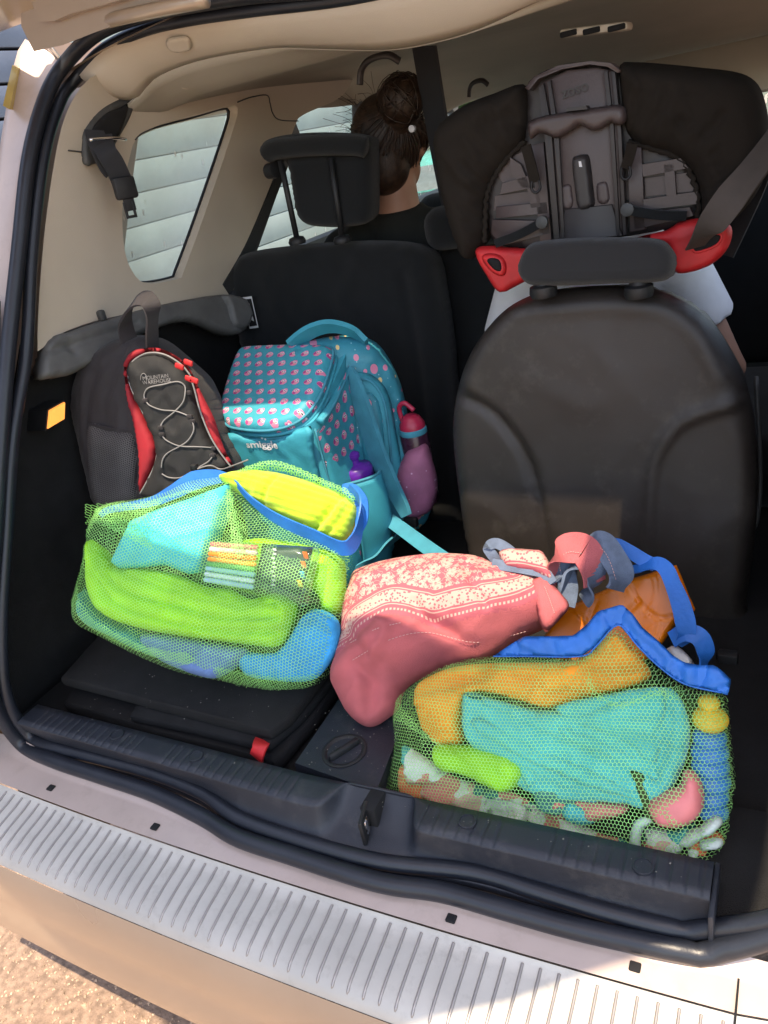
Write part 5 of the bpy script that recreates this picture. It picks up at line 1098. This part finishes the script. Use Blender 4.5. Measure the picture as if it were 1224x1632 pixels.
# ================================================================ LEFT NET BAG AND CONTENTS
LN=_n(A(.30,-.72,.58)); LP0=W(431,1085,z=.045)
nbL=thing('net_bag','lime green net beach bag with blue hem on the folded mat, full of towels','net bag',tuple(LP0))
def low(px): return px
L_px=[(125,966),(134,930),(142,900),(146,862),(158,830),(176,809),(205,800),(228,796),(270,786),(304,770),(340,764),(372,765),(397,790),(440,822),(500,850),(548,872),(560,890),(557,925),(550,975),(542,1026),(525,1070),(499,1095),(465,1100),(431,1100),(363,1087),(291,1073),(227,1047),(168,1017),(130,996)]
kw=dict(p0=LP0,n=LN)
def LS(px,shift,T,Tb,Rd,**k): return Soft(px,LP0,LN,T=T,Tb=Tb,Rd=Rd,shift=shift,**k)
folds=[([(160,812),(205,830),(250,852),(280,880)],.008,-.012),([(176,809),(230,800),(320,790)],.006,-.006),([(372,768),(385,820),(400,860),(405,900)],.008,-.012),([(146,862),(160,880),(170,910)],.006,.008),([(130,960),(180,1000),(260,1040)],.006,.006)]
netL=LS(L_px,.0,.085,.10,.085,res=.009,wr=.006,wsc=9,seed=21,creases=folds,smooth=3)
netL.net('net_front',net_m,nbL,cell=.0048,wd=.00074)
netL.net('net_rear',net_m,nbL,cell=.0056,wd=.0007,back=True)
# bunched extra layers of net at folds
for i,(px,d,c0) in enumerate((([(160,812),(176,806),(205,800),(240,812),(290,800),(350,790),(352,798),(290,812),(262,850),(290,890),(240,868),(200,850),(168,842),(150,850),(147,900),(142,905),(146,860),(152,828)],.012,.0044),
        ([(140,905),(150,930),(180,985),(260,1030),(330,1040),(330,1060),(240,1040),(170,1005),(135,960)],.010,.0045),
        ([(372,765),(384,780),(410,850),(420,890),(404,900),(392,850),(378,800)],.012,.0045),
        ([(548,872),(560,880),(558,930),(550,975),(530,960),(520,930),(535,890)],.012,.0045),
        ([(363,1060),(440,1075),(500,1075),(520,1070),(499,1095),(431,1100),(363,1087)],.010,.0045))):
    ex=LS(px,.0,.0,.0,.03,res=.01,smooth=2); ex.h=lambda Q,d=None,dd=d: netL.h(Q)+dd*.35
    ex.net('net_fold',net_m,nbL,cell=c0,wd=.0008,ang=.9+.4*i)
def ontop(sf,px,lift): return np.array([sf.at(u,v,lift) for u,v in px])
def planeP(pl0,n,px,d): return np.array([W(u,v,pl=(pl0+n*d,n)) for u,v in px])
hemL=planeP(LP0,LN,[(372,764),(397,794),(440,826),(500,854),(546,874),(566,860),(575,825),(572,795),(556,775)],.050)
ribbon('blue_hem',hemL,[.010,.014,.022,.026,.028,.03,.030,.022,.012],blueh,nbL,side=_n(LN*.3+A(.1,.1,1)),th=.0012)
ribbon('blue_hem',planeP(LP0,LN,[(160,822),(176,812),(240,800),(275,785),(310,766),(345,760),(372,764)],.018),[.01,.012,.016,.024,.032,.024,.01],blueh,nbL,side=_n(A(-.3,.3,1)),th=.0012)
# rear flap of the net arching over the towel
flap=[(372,765),(380,752),(405,741),(436,734),(474,744),(525,767),(552,778),(572,792),(566,806),(545,792),(505,776),(470,760),(436,752),(405,757),(385,768)]
fs_=LS(flap,.03,.02,.0,.02,res=.006,smooth=2); fs_.net('net_flap',net_m,nbL,cell=.0050,wd=.0010); fs_.net('net_flap',net_m,nbL,cell=.0050,wd=.0010,ang=.8,lift=.004)
ribbon('blue_hem',planeP(LP0,LN,[(545,778),(560,782),(574,800),(576,830),(570,850)],.030),[.012,.024,.026,.022,.012],blueh,nbL,side=_n(A(.5,.5,.6)),th=.0012)
# contents
t1=LS([(352,765),(380,752),(420,750),(470,760),(520,776),(560,795),(572,812),(566,840),(548,868),(500,850),(440,822),(400,800)],.018,.045,.05,.035,res=.0028,smooth=3,creases=[([(440,760),(420,800),(430,820)],.004,.004),([(545,790),(520,820),(500,848)],.006,.010),([(558,800),(540,830),(520,856)],.005,.006)],wr=.003,wsc=12)
h0=t1.h
def ribh(Q,d=None):
    Q=np.atleast_2d(Q); b=h0(Q,d); a=-.42; x=Q[:,0]*math.cos(a)+Q[:,1]*math.sin(a); y=-Q[:,0]*math.sin(a)+Q[:,1]*math.cos(a); return b+.0030*np.abs(np.sin(y*math.pi/.0105))*np.clip(b/.02,0,1)
t1.h=ribh
tt=t1.mesh('towel',lime); tag(tt,'bright lime ribbed towel showing in the open top of the left net bag','towel')
t2=LS([(176,895),(190,865),(208,830),(250,812),(300,795),(345,778),(366,770),(362,800),(340,860),(322,912),(300,915),(262,900),(220,905),(190,906)],.050,.016,.05,.010,res=.006,smooth=1,wr=.002,wsc=8,creases=[([(220,905),(260,840),(345,785)],.01,.003)]); tag(t2.mesh('towel',turq),'flat turquoise folded cloth behind the net at the left bag\'s upper left','cloth')
lathe('button',[(.0002,0),(.006,.0),(.006,.0012),(.0002,.0015)],t2.at(250,837,.001),LN,palew,None,14) if False else None
t3=LS([(145,860),(142,910),(148,950),(175,985),(240,1005),(320,1018),(400,1028),(444,1030),(462,1000),(470,965),(440,945),(400,955),(370,940),(330,935),(280,915),(220,905),(180,905),(165,880)],.030,.036,.06,.022,res=.005,smooth=3,wr=.006,wsc=13,wdir=-.3,creases=[([(150,890),(190,940),(270,965),(350,985),(440,985)],.0035,.014),([(160,880),(210,920),(290,945),(380,965)],.003,.011),([(150,915),(180,962),(260,990),(350,1006),(440,1008)],.0035,.012),([(220,912),(300,935),(400,962),(455,958)],.003,.010),([(380,970),(420,955),(440,970)],.003,.010),([(420,950),(424,990),(422,1028)],.004,.004),([(330,940),(380,950),(455,940)],.004,.006)]); t3o=tag(t3.mesh('cloth',lime2),'lime green garment rolled lengthways across the middle of the left net bag','cloth')
t4=LS([(225,1010),(300,1018),(370,1030),(395,1035),(380,1060),(350,1080),(320,1078),(270,1060),(240,1040)],.030,.022,.05,.018,res=.006,wr=.006,wsc=13,smooth=3); tag(t4.mesh('cloth',slate),'slate blue cloth low in the middle of the left net bag','cloth')
t5=LS([(380,1040),(440,1040),(470,1000),(490,975),(515,972),(540,990),(538,1030),(520,1065),(495,1085),(440,1085),(390,1075)],.026,.028,.05,.02,res=.005,wr=.014,wsc=15,smooth=3,wdir=.6); tag(t5.mesh('cloth',azure),'crumpled azure cloth at the lower right of the left net bag','cloth')
t6=LS([(128,965),(134,935),(150,960),(190,990),(240,1010),(290,1050),(240,1045),(170,1012),(134,992)],.0,.040,.03,.03,res=.008,wr=.004,wsc=14,smooth=3); tag(t6.mesh('cloth',mat('deep_teal_cloth',(.01,.25,.30),.9,bump=.5)),'dark teal cloth tucked in the bottom left corner of the left net bag','cloth')
t7=LS([(390,860),(470,865),(540,885),(552,920),(545,975),(515,975),(500,940),(440,930),(400,910)],-.005,.040,.04,.03,res=.008,wr=.006,wsc=12,smooth=3); tag(t7.mesh('cloth',lime2),'lime cloth under the blue hem at the right of the left net bag','cloth')
# clear packet of pens and cards
pk=thing('pen_packet','clear packet of coloured pens and a dark green card in the left net bag','packet',tuple(W(410,915,pl=(LP0,LN))))
def quad(px,sh,th,m,name,par,sm=1): s_=LS(px,sh+.014,th,th*.4,.006,res=.010,smooth=sm); return s_.mesh(name,m,par)
quad([(325,862),(360,862),(508,872),(510,880),(490,965),(484,968),(318,925),(316,918)],.055,.008,packet_m,'sleeve',pk)
quad([(418,866),(500,872),(480,950),(408,925)],.052,.006,mat('dark_green_card',(.02,.07,.04),.5),'card',pk)
cols=[((.55,.20,.18),865,873),((.80,.62,.55),873,880),((.80,.22,.03),880,889),((.82,.33,.05),889,897),((.12,.45,.12),897,903),((.30,.65,.62),903,912),((.62,.80,.80),912,921),((.35,.60,.72),921,929)]
for i,(c_,y0,y1) in enumerate(cols):
    a=W(335-i*1.5,(y0+y1)/2-2,pl=(LP0+LN*.074,LN)); b=W(412-i,(y0+y1)/2+4+i*1.0,pl=(LP0+LN*.074,LN)); tube('pen',[a,a*.97+b*.03,b*.97+a*.03,b],[.002,.0042,.0042,.002],mat('pen_ink',c_,.4),pk,8)
text3('card_print','flicker',LS([(418,866),(500,872),(480,950),(408,925)],.0595,.001,.001,.004,res=.01,smooth=1),438,908,.016,paper,pk,rot=1.35) if False else None
for i in range(9): 
    a=W(436+random.uniform(-2,2),876+i*7,pl=(LP0+LN*.0755,LN)); box('card_print',a,(.006,.001,.003),paper,pk,0)
for (u,v,c_) in ((487,885,(.8,.2,.05)),(484,900,(.75,.3,.1)),(482,916,(.1,.5,.6)),(478,930,(.7,.6,.1))):
    box('card_picture',W(u,v,pl=(LP0+LN*.0755,LN)),(.008,.001,.012),mat('card_ink',c_,.5),pk,0)

# ================================================================ ROSE CANVAS TOTE
TN=_n(A(.12,-.62,.78)); TP=W(589,1152,z=-.006)
tot=thing('tote_bag','rose pink canvas tote bag with cream floral print lying on its side','tote bag',tuple(TP))
T_px=[(556,952),(566,917),(588,905),(618,896),(650,891),(677,889),(705,886),(737,887),(762,890),(784,897),(810,903),(835,908),(860,916),(879,929),(897,948),(908,964),(896,980),(884,994),(860,1006),(831,1019),(808,1036),(780,1052),(737,1062),(710,1066),(677,1080),(655,1092),(642,1108),(636,1130),(612,1150),(596,1158),(580,1157),(559,1142),(543,1118),(533,1094),(532,1070),(540,1045),(548,1010),(549,980)]
seam=[(520,1050),(548,1028),(570,1002),(600,985),(625,974),(665,981),(690,989),(740,981),(800,967),(840,953),(862,938),(880,925)]
tb=Soft(T_px,TP,TN,T=.080,Tb=.03,Rd=.08,res=.005,smooth=3,wr=.009,wsc=9,seed=8,wdir=.5,
  creases=[([(566,1058),(585,1080),(582,1120),(586,1150)],.012,.014),([(549,1000),(580,1040),(600,1060)],.010,.010),([(605,990),(620,1010),(590,1050)],.008,-.008),([(690,990),(720,1010),(760,1030),(800,1030)],.010,.010),([(640,1075),(700,1050),(760,1050)],.012,.012),([(660,960),(680,990),(720,1000)],.008,.010),([(740,900),(760,940),(775,965)],.006,.009),([(560,1045),(620,1015),(680,1002),(760,1018),(840,1000)],.0018,.0022)],
  bumps=((610,1010,.04,.012),(730,930,.05,.010),(590,1110,.03,-.006)))
o=tb.mesh('bag_cloth',None,tot,sd=seam); o.data.materials.append(rose); o.data.materials.append(rosep)
va=np.empty(len(o.data.vertices)); o.data.attributes['sd'].data.foreach_get('value',va)
neg=np.median(va[[np.argmin(np.linalg.norm(np.array([v.co[:] for v in o.data.vertices])-tb.at(700,930),axis=1))]])
if neg<0: va=-va; o.data.attributes['sd'].data.foreach_set('value',va)
for p in o.data.polygons: p.material_index=1 if np.mean(va[list(p.vertices)])>-.006 else 0
# open hem at the right with facing and stitches
hemt=Soft([(845,928),(862,918),(880,930),(898,950),(908,966),(895,984),(880,1000),(868,1008),(858,984),(852,955)],TP,TN,T=.010,Tb=.004,Rd=.010,res=.006,shift=.052,smooth=2); hemt.mesh('hem_band',rose,tot)
def dash(P,r,m,par,name,n,gap=.35):
    P=resample(P,n*6+1); V=[];Fc=[]
    for i in range(n):
        v,f=tube_geo(P[i*6:i*6+5],r,4); k=len(V); V+=v; Fc+=[tuple(j+k for j in q) for q in f]
    return mesh(name,V,Fc,m,par)
dash(onp(hemt,[(868,935),(876,955),(884,978)],.001),.0006,stitch,tot,'stitching',16)
dash(tb.path([(562,1052),(620,1020),(680,1008),(760,1024),(840,1006)],.0012),.0005,stitch,tot,'stitching',50)
dash(tb.path([(548,1030),(570,1018),(600,1002),(640,992)],.002),.0006,stitch,tot,'stitching',24)
ribbon('denim_facing',[W(u,v,pl=(TP+TN*.058,TN)) for u,v in ((784,899),(815,903),(845,908),(868,914),(880,930))],.016,denim,tot,side=_n(A(.1,.7,.7)),th=.001)
# denim and rose handles
bk_=TP+TN*.02
def tp(u,v,d): return W(u,v,pl=(TP+TN*d,TN))
ribbon('handle',[tp(800,905,.03),tp(785,885,.045),tp(778,872,.05),tp(792,866,.055),tp(815,880,.055),tp(835,905,.05)],.016,denim,tot,side=_n(A(.4,.5,.8)),th=.0016)
o=Soft([(795,880),(812,874),(850,876),(866,880),(880,910),(878,925),(850,912),(815,906),(802,900)],TP,TN,T=.010,Tb=.01,Rd=.01,res=.006,shift=.056,smooth=2).mesh('turned_corner',rosep,tot,sd=[(790,912),(830,912),(885,925)]); 
va=np.empty(len(o.data.vertices)); o.data.attributes['sd'].data.foreach_get('value',va); o.data.attributes['sd'].data.foreach_set('value',np.abs(va))
ribbon('handle',[tp(893,930,.03),tp(890,905,.045),tp(888,885,.06),tp(905,874,.066),tp(930,876,.062),tp(944,900,.052),tp(948,930,.035)],.046,rose,tot,side=_n(A(.25,.75,.6)),th=.0012)
ribbon('handle_lining',[tp(898,955,.02),tp(906,925,.035),tp(915,900,.046),tp(932,888,.05),tp(948,905,.045),tp(946,935,.03),tp(930,958,.02)],.040,denim,tot,side=_n(A(.3,.75,.6)),th=.0022)
ribbon('handle',[tp(925,880,.03),tp(945,866,.045),tp(962,868,.05),tp(978,890,.048),tp(990,915,.04),tp(980,940,.03)],.036,denim,tot,side=_n(A(.5,.6,.6)),th=.0022)
ribbon('handle_lining',[tp(868,945,.03),tp(880,922,.04),tp(896,908,.045),tp(905,935,.035),tp(900,965,.03)],.030,denim,tot,side=_n(A(.3,.75,.6)),th=.002)
for px in ([(893,910,.052),(892,890,.062),(907,880,.068),(928,882,.064)],[(935,872,.05),(958,874,.055),(972,895,.053),(982,925,.044)]):
    dash(cr([tp(*q) for q in px],6),.0006,stitch,tot,'stitching',16)

# ================================================================ ORANGE CARRIER BAG
ON=_n(A(.05,-.78,.62)); OP=W(990,985,y=.36)
orb=thing('carrier_bag','glossy orange carrier bag with blue strap behind the right net bag','carrier bag',tuple(W(990,1050,y=.36)))
def OS(px,sh,**k): return Soft(px,OP,ON,shift=sh,**k)
ob=OS([(868,1012),(884,990),(908,966),(950,946),(1000,924),(1040,912),(1078,900),(1086,918),(1098,948),(1109,972),(1080,990),(1066,1010),(1050,1034),(1020,1060),(940,1060),(880,1050)],0,T=.010,Tb=.06,Rd=.004,res=.004,smooth=1,wr=.0,seed=3,creases=[([(1062,907),(1078,950),(1092,985)],.0018,-.003),([(1000,930),(1018,958)],.002,.0035),([(1018,958),(1050,985),(1095,975)],.002,.003),([(1018,958),(990,985),(960,1000)],.003,.003),([(1042,915),(1045,950),(1030,980)],.0018,-.002),([(920,975),(938,1000),(918,1030)],.0025,-.004),([(950,960),(935,1000)],.003,.003),([(1050,985),(1045,1010),(1030,1040)],.002,-.003)])
oo=ob.mesh('bag_cloth',orangep,orb); oo.data.polygons.foreach_set('use_smooth',[True]*len(oo.data.polygons))
def op(u,v,d): return W(u,v,pl=(OP+ON*d,ON))
ribbon('blue_strap',[op(1000,925,.0),op(985,900,.02),op(972,880,.03),op(980,868,.035),op(1005,880,.035),op(1030,895,.035),op(1044,900,.035)],.020,blueh,orb,side=_n(A(.2,.6,.7)),th=.0012)
ribbon('blue_strap',[op(990,912,.028),op(1020,905,.038),op(1046,898,.045),op(1062,908,.048),(op(1072,930,.045)),op(1084,960,.045),op(1092,990,.044),op(1094,1012,.04),op(1080,1028,.03)],[.012,.018,.020,.022,.022,.026,.028,.024,.014],blueh,orb,side=_n(A(.8,.2,.4)),th=.0012)
ribbon('blue_strap',[op(1070,1020,.035),op(1092,1008,.04),(op(1115,1016,.04)),op(1125,1040,.035),op(1120,1062,.03)],.026,blueh,orb,side=_n(A(.3,.6,.6)),th=.0012)
wl=OS([(1062,1034),(1080,1030),(1100,1048),(1108,1062),(1080,1058)],.02,T=.004,Tb=.004,Rd=.01,res=.008,smooth=2); wl.mesh('white_lining',white,orb)

# ================================================================ RIGHT NET BAG AND CONTENTS
RN=_n(A(.02,-.86,.52)); RP=W(900,1390,y=.045)
nbR=thing('net_bag','lime green net beach bag with blue hem at the right, full of towels and toys','net bag',tuple(RP))
def RS(px,sh,T,Tb,Rd,**k): return Soft(px,RP,RN,T=T,Tb=Tb,Rd=Rd,shift=sh,**k)
R_px=[(633,1136),(642,1106),(660,1090),(677,1077),(700,1064),(725,1054),(760,1048),(800,1044),(843,1044),(890,1045),(926,1044),(950,1030),(967,1008),(982,997),(1000,1008),(1015,1025),(1050,1060),(1091,1090),(1125,1096),(1154,1104),(1163,1140),(1167,1183),(1172,1225),(1173,1254),(1166,1300),(1160,1340),(1136,1392),(1060,1396),(960,1372),(850,1340),(740,1300),(650,1270),(622,1256),(628,1225),(634,1195),(635,1165)]
netR=RS(R_px,0,.06,.10,.06,res=.009,smooth=2,wr=.005,wsc=8,seed=31,creases=[([(633,1110),(680,1140),(740,1200)],.008,-.010),([(800,1050),(880,1055),(960,1040),(975,1010)],.006,-.008),([(950,1060),(960,1085),(990,1100),(1050,1085),(1091,1090)],.006,-.008),([(1091,1092),(1085,1110),(1060,1090)],.008,-.01)])
netR.net('net_front',net_m,nbR,cell=.0047,wd=.00070,ang=.1)
netR.net('net_rear',net_m,nbR,cell=.0050,wd=.00088,back=True)
for i,(px,d,c0) in enumerate((([(633,1136),(642,1106),(652,1100),(690,1140),(760,1190),(700,1160),(650,1140),(640,1180),(636,1250),(624,1254),(634,1195)],.01,.0042),
      ([(725,1056),(800,1046),(926,1046),(970,1005),(985,1000),(975,1030),(930,1056),(850,1060),(725,1068)],.01,.0042),
      ([(950,1050),(960,1085),(1000,1108),(1060,1086),(1095,1092),(1090,1112),(1060,1100),(1000,1118),(950,1090)],.008,.0042),
      ([(1150,1106),(1156,1106),(1172,1225),(1173,1254),(1150,1370),(1136,1392),(1160,1250)],.008,.0042))):
    ex=RS(px,0,0,0,.03,res=.01,smooth=2); ex.h=lambda Q,d=None,dd=d: netR.h(Q)+dd*.3
    ex.net('net_fold',net_m,nbR,cell=c0,wd=.0007,ang=.8+.4*i)
hemR=Soft([(786,1046),(812,1028),(835,1014),(875,1014),(914,1013),(935,995),(953,974),(991,963),(1008,978),(1024,1000),(1050,1022),(1072,1044),(1091,1056),(1115,1060),(1139,1060),(1152,1070),(1166,1084),(1160,1108),(1145,1104),(1120,1096),(1091,1092),(1050,1064),(1015,1028),(985,994),(967,1008),(950,1030),(926,1046),(890,1047),(843,1046)],RP,RN,T=.0025,Tb=.001,Rd=.003,res=.005,shift=.020,smooth=1,wr=.004,wsc=16,seed=2,creases=[([(953,974),(967,1005)],.004,-.004),([(991,965),(984,994)],.004,.004),([(1072,1044),(1060,1070)],.004,-.004),([(1120,1062),(1115,1094)],.005,.005),([(880,1015),(885,1045)],.004,.003),([(835,1014),(830,1045)],.004,-.003)])
hemR.mesh('blue_hem',blueh,nbR)
P=np.array([W(u,v,pl=(RP+RN*.020,RN)) for u,v in ((786,1046),(835,1046),(926,1046),(950,1030),(985,996),(1015,1028),(1050,1062),(1091,1090),(1150,1104))]); tube('hem_seam',cr(P,5),.0012,blueh,nbR,5)
def rc(label,cat,px,sh,T,Rd,m,name='cloth',parent=None,**k):
    sh+=T*.45; T*=.5; Rd=min(Rd,.016)
    if cat in('cloth','towel'): k['wr']=max(k.get('wr',0),.006)*1.25; k.setdefault('wsc',17); k.setdefault('wdir',random.uniform(-.8,.8))
    s_=RS(px,sh,T,T*.7,Rd,res=k.pop('res',.006),smooth=k.pop('smooth',3),**k); o=s_.mesh(name,m,parent); return o if parent is not None else tag(o,label,cat)
rc('orange towel across the top of the right net bag','towel',[(660,1100),(690,1075),(740,1060),(820,1056),(920,1052),(975,1012),(1000,1030),(1040,1075),(1000,1100),(940,1115),(880,1130),(800,1110),(750,1105),(735,1150),(740,1185),(700,1190),(670,1150)],.0,.035,.03,oranget,'towel',wr=.010,wsc=14,seed=7,creases=[([(700,1100),(760,1080),(860,1090)],.006,.01)])
aq=rc('aqua towel folded diagonally in the middle of the right net bag','towel',[(738,1105),(780,1112),(850,1130),(920,1130),(980,1110),(1045,1095),(1080,1105),(1100,1160),(1090,1220),(1060,1280),(1040,1292),(990,1280),(930,1280),(860,1270),(800,1235),(745,1180)],.004,.042,.035,aqua,'towel',wr=.004,wsc=9,seed=14,creases=[([(745,1110),(820,1150),(920,1200),(1000,1235),(1045,1240)],.005,.010),([(760,1150),(840,1200),(920,1240)],.005,.009),([(1065,1110),(1062,1180),(1040,1240)],.005,.012),([(780,1140),(880,1195),(980,1240)],.004,.006)])
for px,sh in (([(742,1108),(800,1118),(900,1150),(1000,1190),(1052,1225),(1045,1245),(980,1215),(880,1170),(790,1132)],.020),([(745,1140),(800,1160),(900,1205),(1000,1250),(1035,1262),(1030,1275),(960,1262),(860,1220),(770,1175)],.024),([(880,1128),(960,1108),(1045,1094),(1062,1110),(1056,1160),(1046,1222),(1000,1188),(930,1158)],.022)):
    rc('','towel',px,sh,.026,.010,aqua,'fold',parent=aq,smooth=2,wr=.002)
rc('lime and white rolled cloth at the left of the right net bag','cloth',[(690,1190),(730,1188),(790,1192),(830,1210),(835,1240),(810,1262),(780,1255),(740,1235),(700,1225)],.014,.045,.03,lime2,wr=.006,wsc=18)
rc('pink, white and teal patterned cloth in the left corner of the right net bag','cloth',[(640,1190),(660,1195),(690,1215),(730,1240),(790,1260),(840,1290),(820,1330),(740,1310),(690,1280),(650,1240)],.006,.034,.03,patch,wr=.012,wsc=22,seed=3)
rc('coral cloth at the bottom left edge of the right net bag','cloth',[(636,1225),(655,1215),(672,1245),(690,1270),(660,1280),(636,1258)],.012,.03,.02,coral,wr=.004)
rc('pale rolled cloth end beside the lime roll','cloth',[(815,1195),(850,1215),(862,1245),(845,1260),(835,1240),(820,1215)],.02,.03,.02,aqua)
rc('pink cloth strip low in the right net bag','cloth',[(880,1272),(940,1275),(1000,1282),(990,1300),(930,1310),(880,1300)],.014,.035,.02,pink,wr=.004)
rc('crumpled pale pink and white cloth at the bottom of the right net bag','cloth',[(770,1260),(800,1255),(850,1280),(900,1300),(960,1330),(1000,1340),(980,1365),(900,1350),(820,1330),(780,1300)],.01,.032,.03,patch,wr=.014,wsc=24,seed=6)
rc('rounded pink beach toy at the lower right of the right net bag','toy',[(1030,1280),(1055,1262),(1085,1250),(1088,1228),(1105,1228),(1120,1250),(1122,1285),(1105,1310),(1075,1320),(1045,1312)],.02,.045,.03,mat('pink_toy',(.78,.22,.22),.5),'toy')
rc('white paper strip near the pink toy','strip',[(1010,1310),(1040,1300),(1050,1306),(1025,1322),(1018,1360),(1002,1358)],.035,.02,.01,palew,'strip')
rc('patterned cloth below the pink toy','cloth',[(1030,1320),(1075,1325),(1110,1310),(1090,1350),(1060,1375),(1025,1362)],.01,.035,.03,patch,wr=.008,wsc=20)
rc('dark olive strap crossing the right net bag','strap',[(1002,1222),(1022,1226),(1050,1300),(1045,1318),(1030,1310)],.03,.02,.01,mat('olive_strap',(.05,.07,.02),.8),'strap',smooth=1)
rc('sea green fabric between the rolled cloths of the right net bag','cloth',[(850,1250),(890,1245),(930,1275),(900,1300),(860,1290)],.006,.035,.03,mat('sea_green_dark',(.05,.22,.22),.9,bump=.4),wr=.008,wsc=20)
rc('turquoise scrap beside the pink strip in the right net bag','cloth',[(905,1280),(930,1290),(950,1310),(920,1315),(895,1300)],.03,.02,.012,turq)
rc('orange cloth at the bottom right of the right net bag','cloth',[(1060,1360),(1090,1330),(1130,1320),(1155,1340),(1136,1388),(1090,1380)],.004,.03,.03,coral,wr=.010,wsc=24)
fg=thing('soft_toy','white star shaped soft toy at the bottom right of the right net bag','toy',tuple(W(1110,1340,pl=(RP+RN*.03,RN))))
for px in ([(1075,1340),(1110,1318),(1125,1330),(1100,1350)],[(1110,1322),(1140,1300),(1152,1312),(1126,1335)],[(1115,1340),(1148,1335),(1150,1350),(1118,1356)],[(1095,1350),(1118,1352),(1112,1382),(1098,1378)],[(1085,1335),(1092,1350),(1070,1372),(1064,1360)]):
    RS(px,.03,.020,.015,.012,res=.005,smooth=4).mesh('arm',palew,fg)
st=thing('bath_toy','yellow topped blue stacking toy at the right edge of the right net bag','toy',tuple(W(1132,1300,pl=(RP,RN))))
for (u,v,r,m_) in ((1130,1120,.013,yel),(1132,1146,.021,yel),(1131,1176,.020,bluep),(1131,1198,.022,bluep),(1132,1220,.022,bluep),(1134,1243,.022,bluep),(1134,1267,.020,bluep),(1136,1292,.018,bluep)):
    p=W(u,v,pl=(RP+RN*.012,RN)); vv,ff=sph(p,(r,r,r*.62)); mesh('ring' if m_ is bluep else 'head',vv,ff,m_,st)
GR={'net bag':'net beach bags in the boot','school bag':'turquoise school bags','bottle':'drink bottles in the bag pockets','cloth':'cloths and garments in the net bags','towel':'towels in the net bags','toy':'toys in the right net bag','wall':'boarded walls beside the car','bush':'bushes ahead of the car'}
for o in bpy.data.objects:
    if o.parent is None and o.get('category') in GR: o['group']=GR[o['category']]
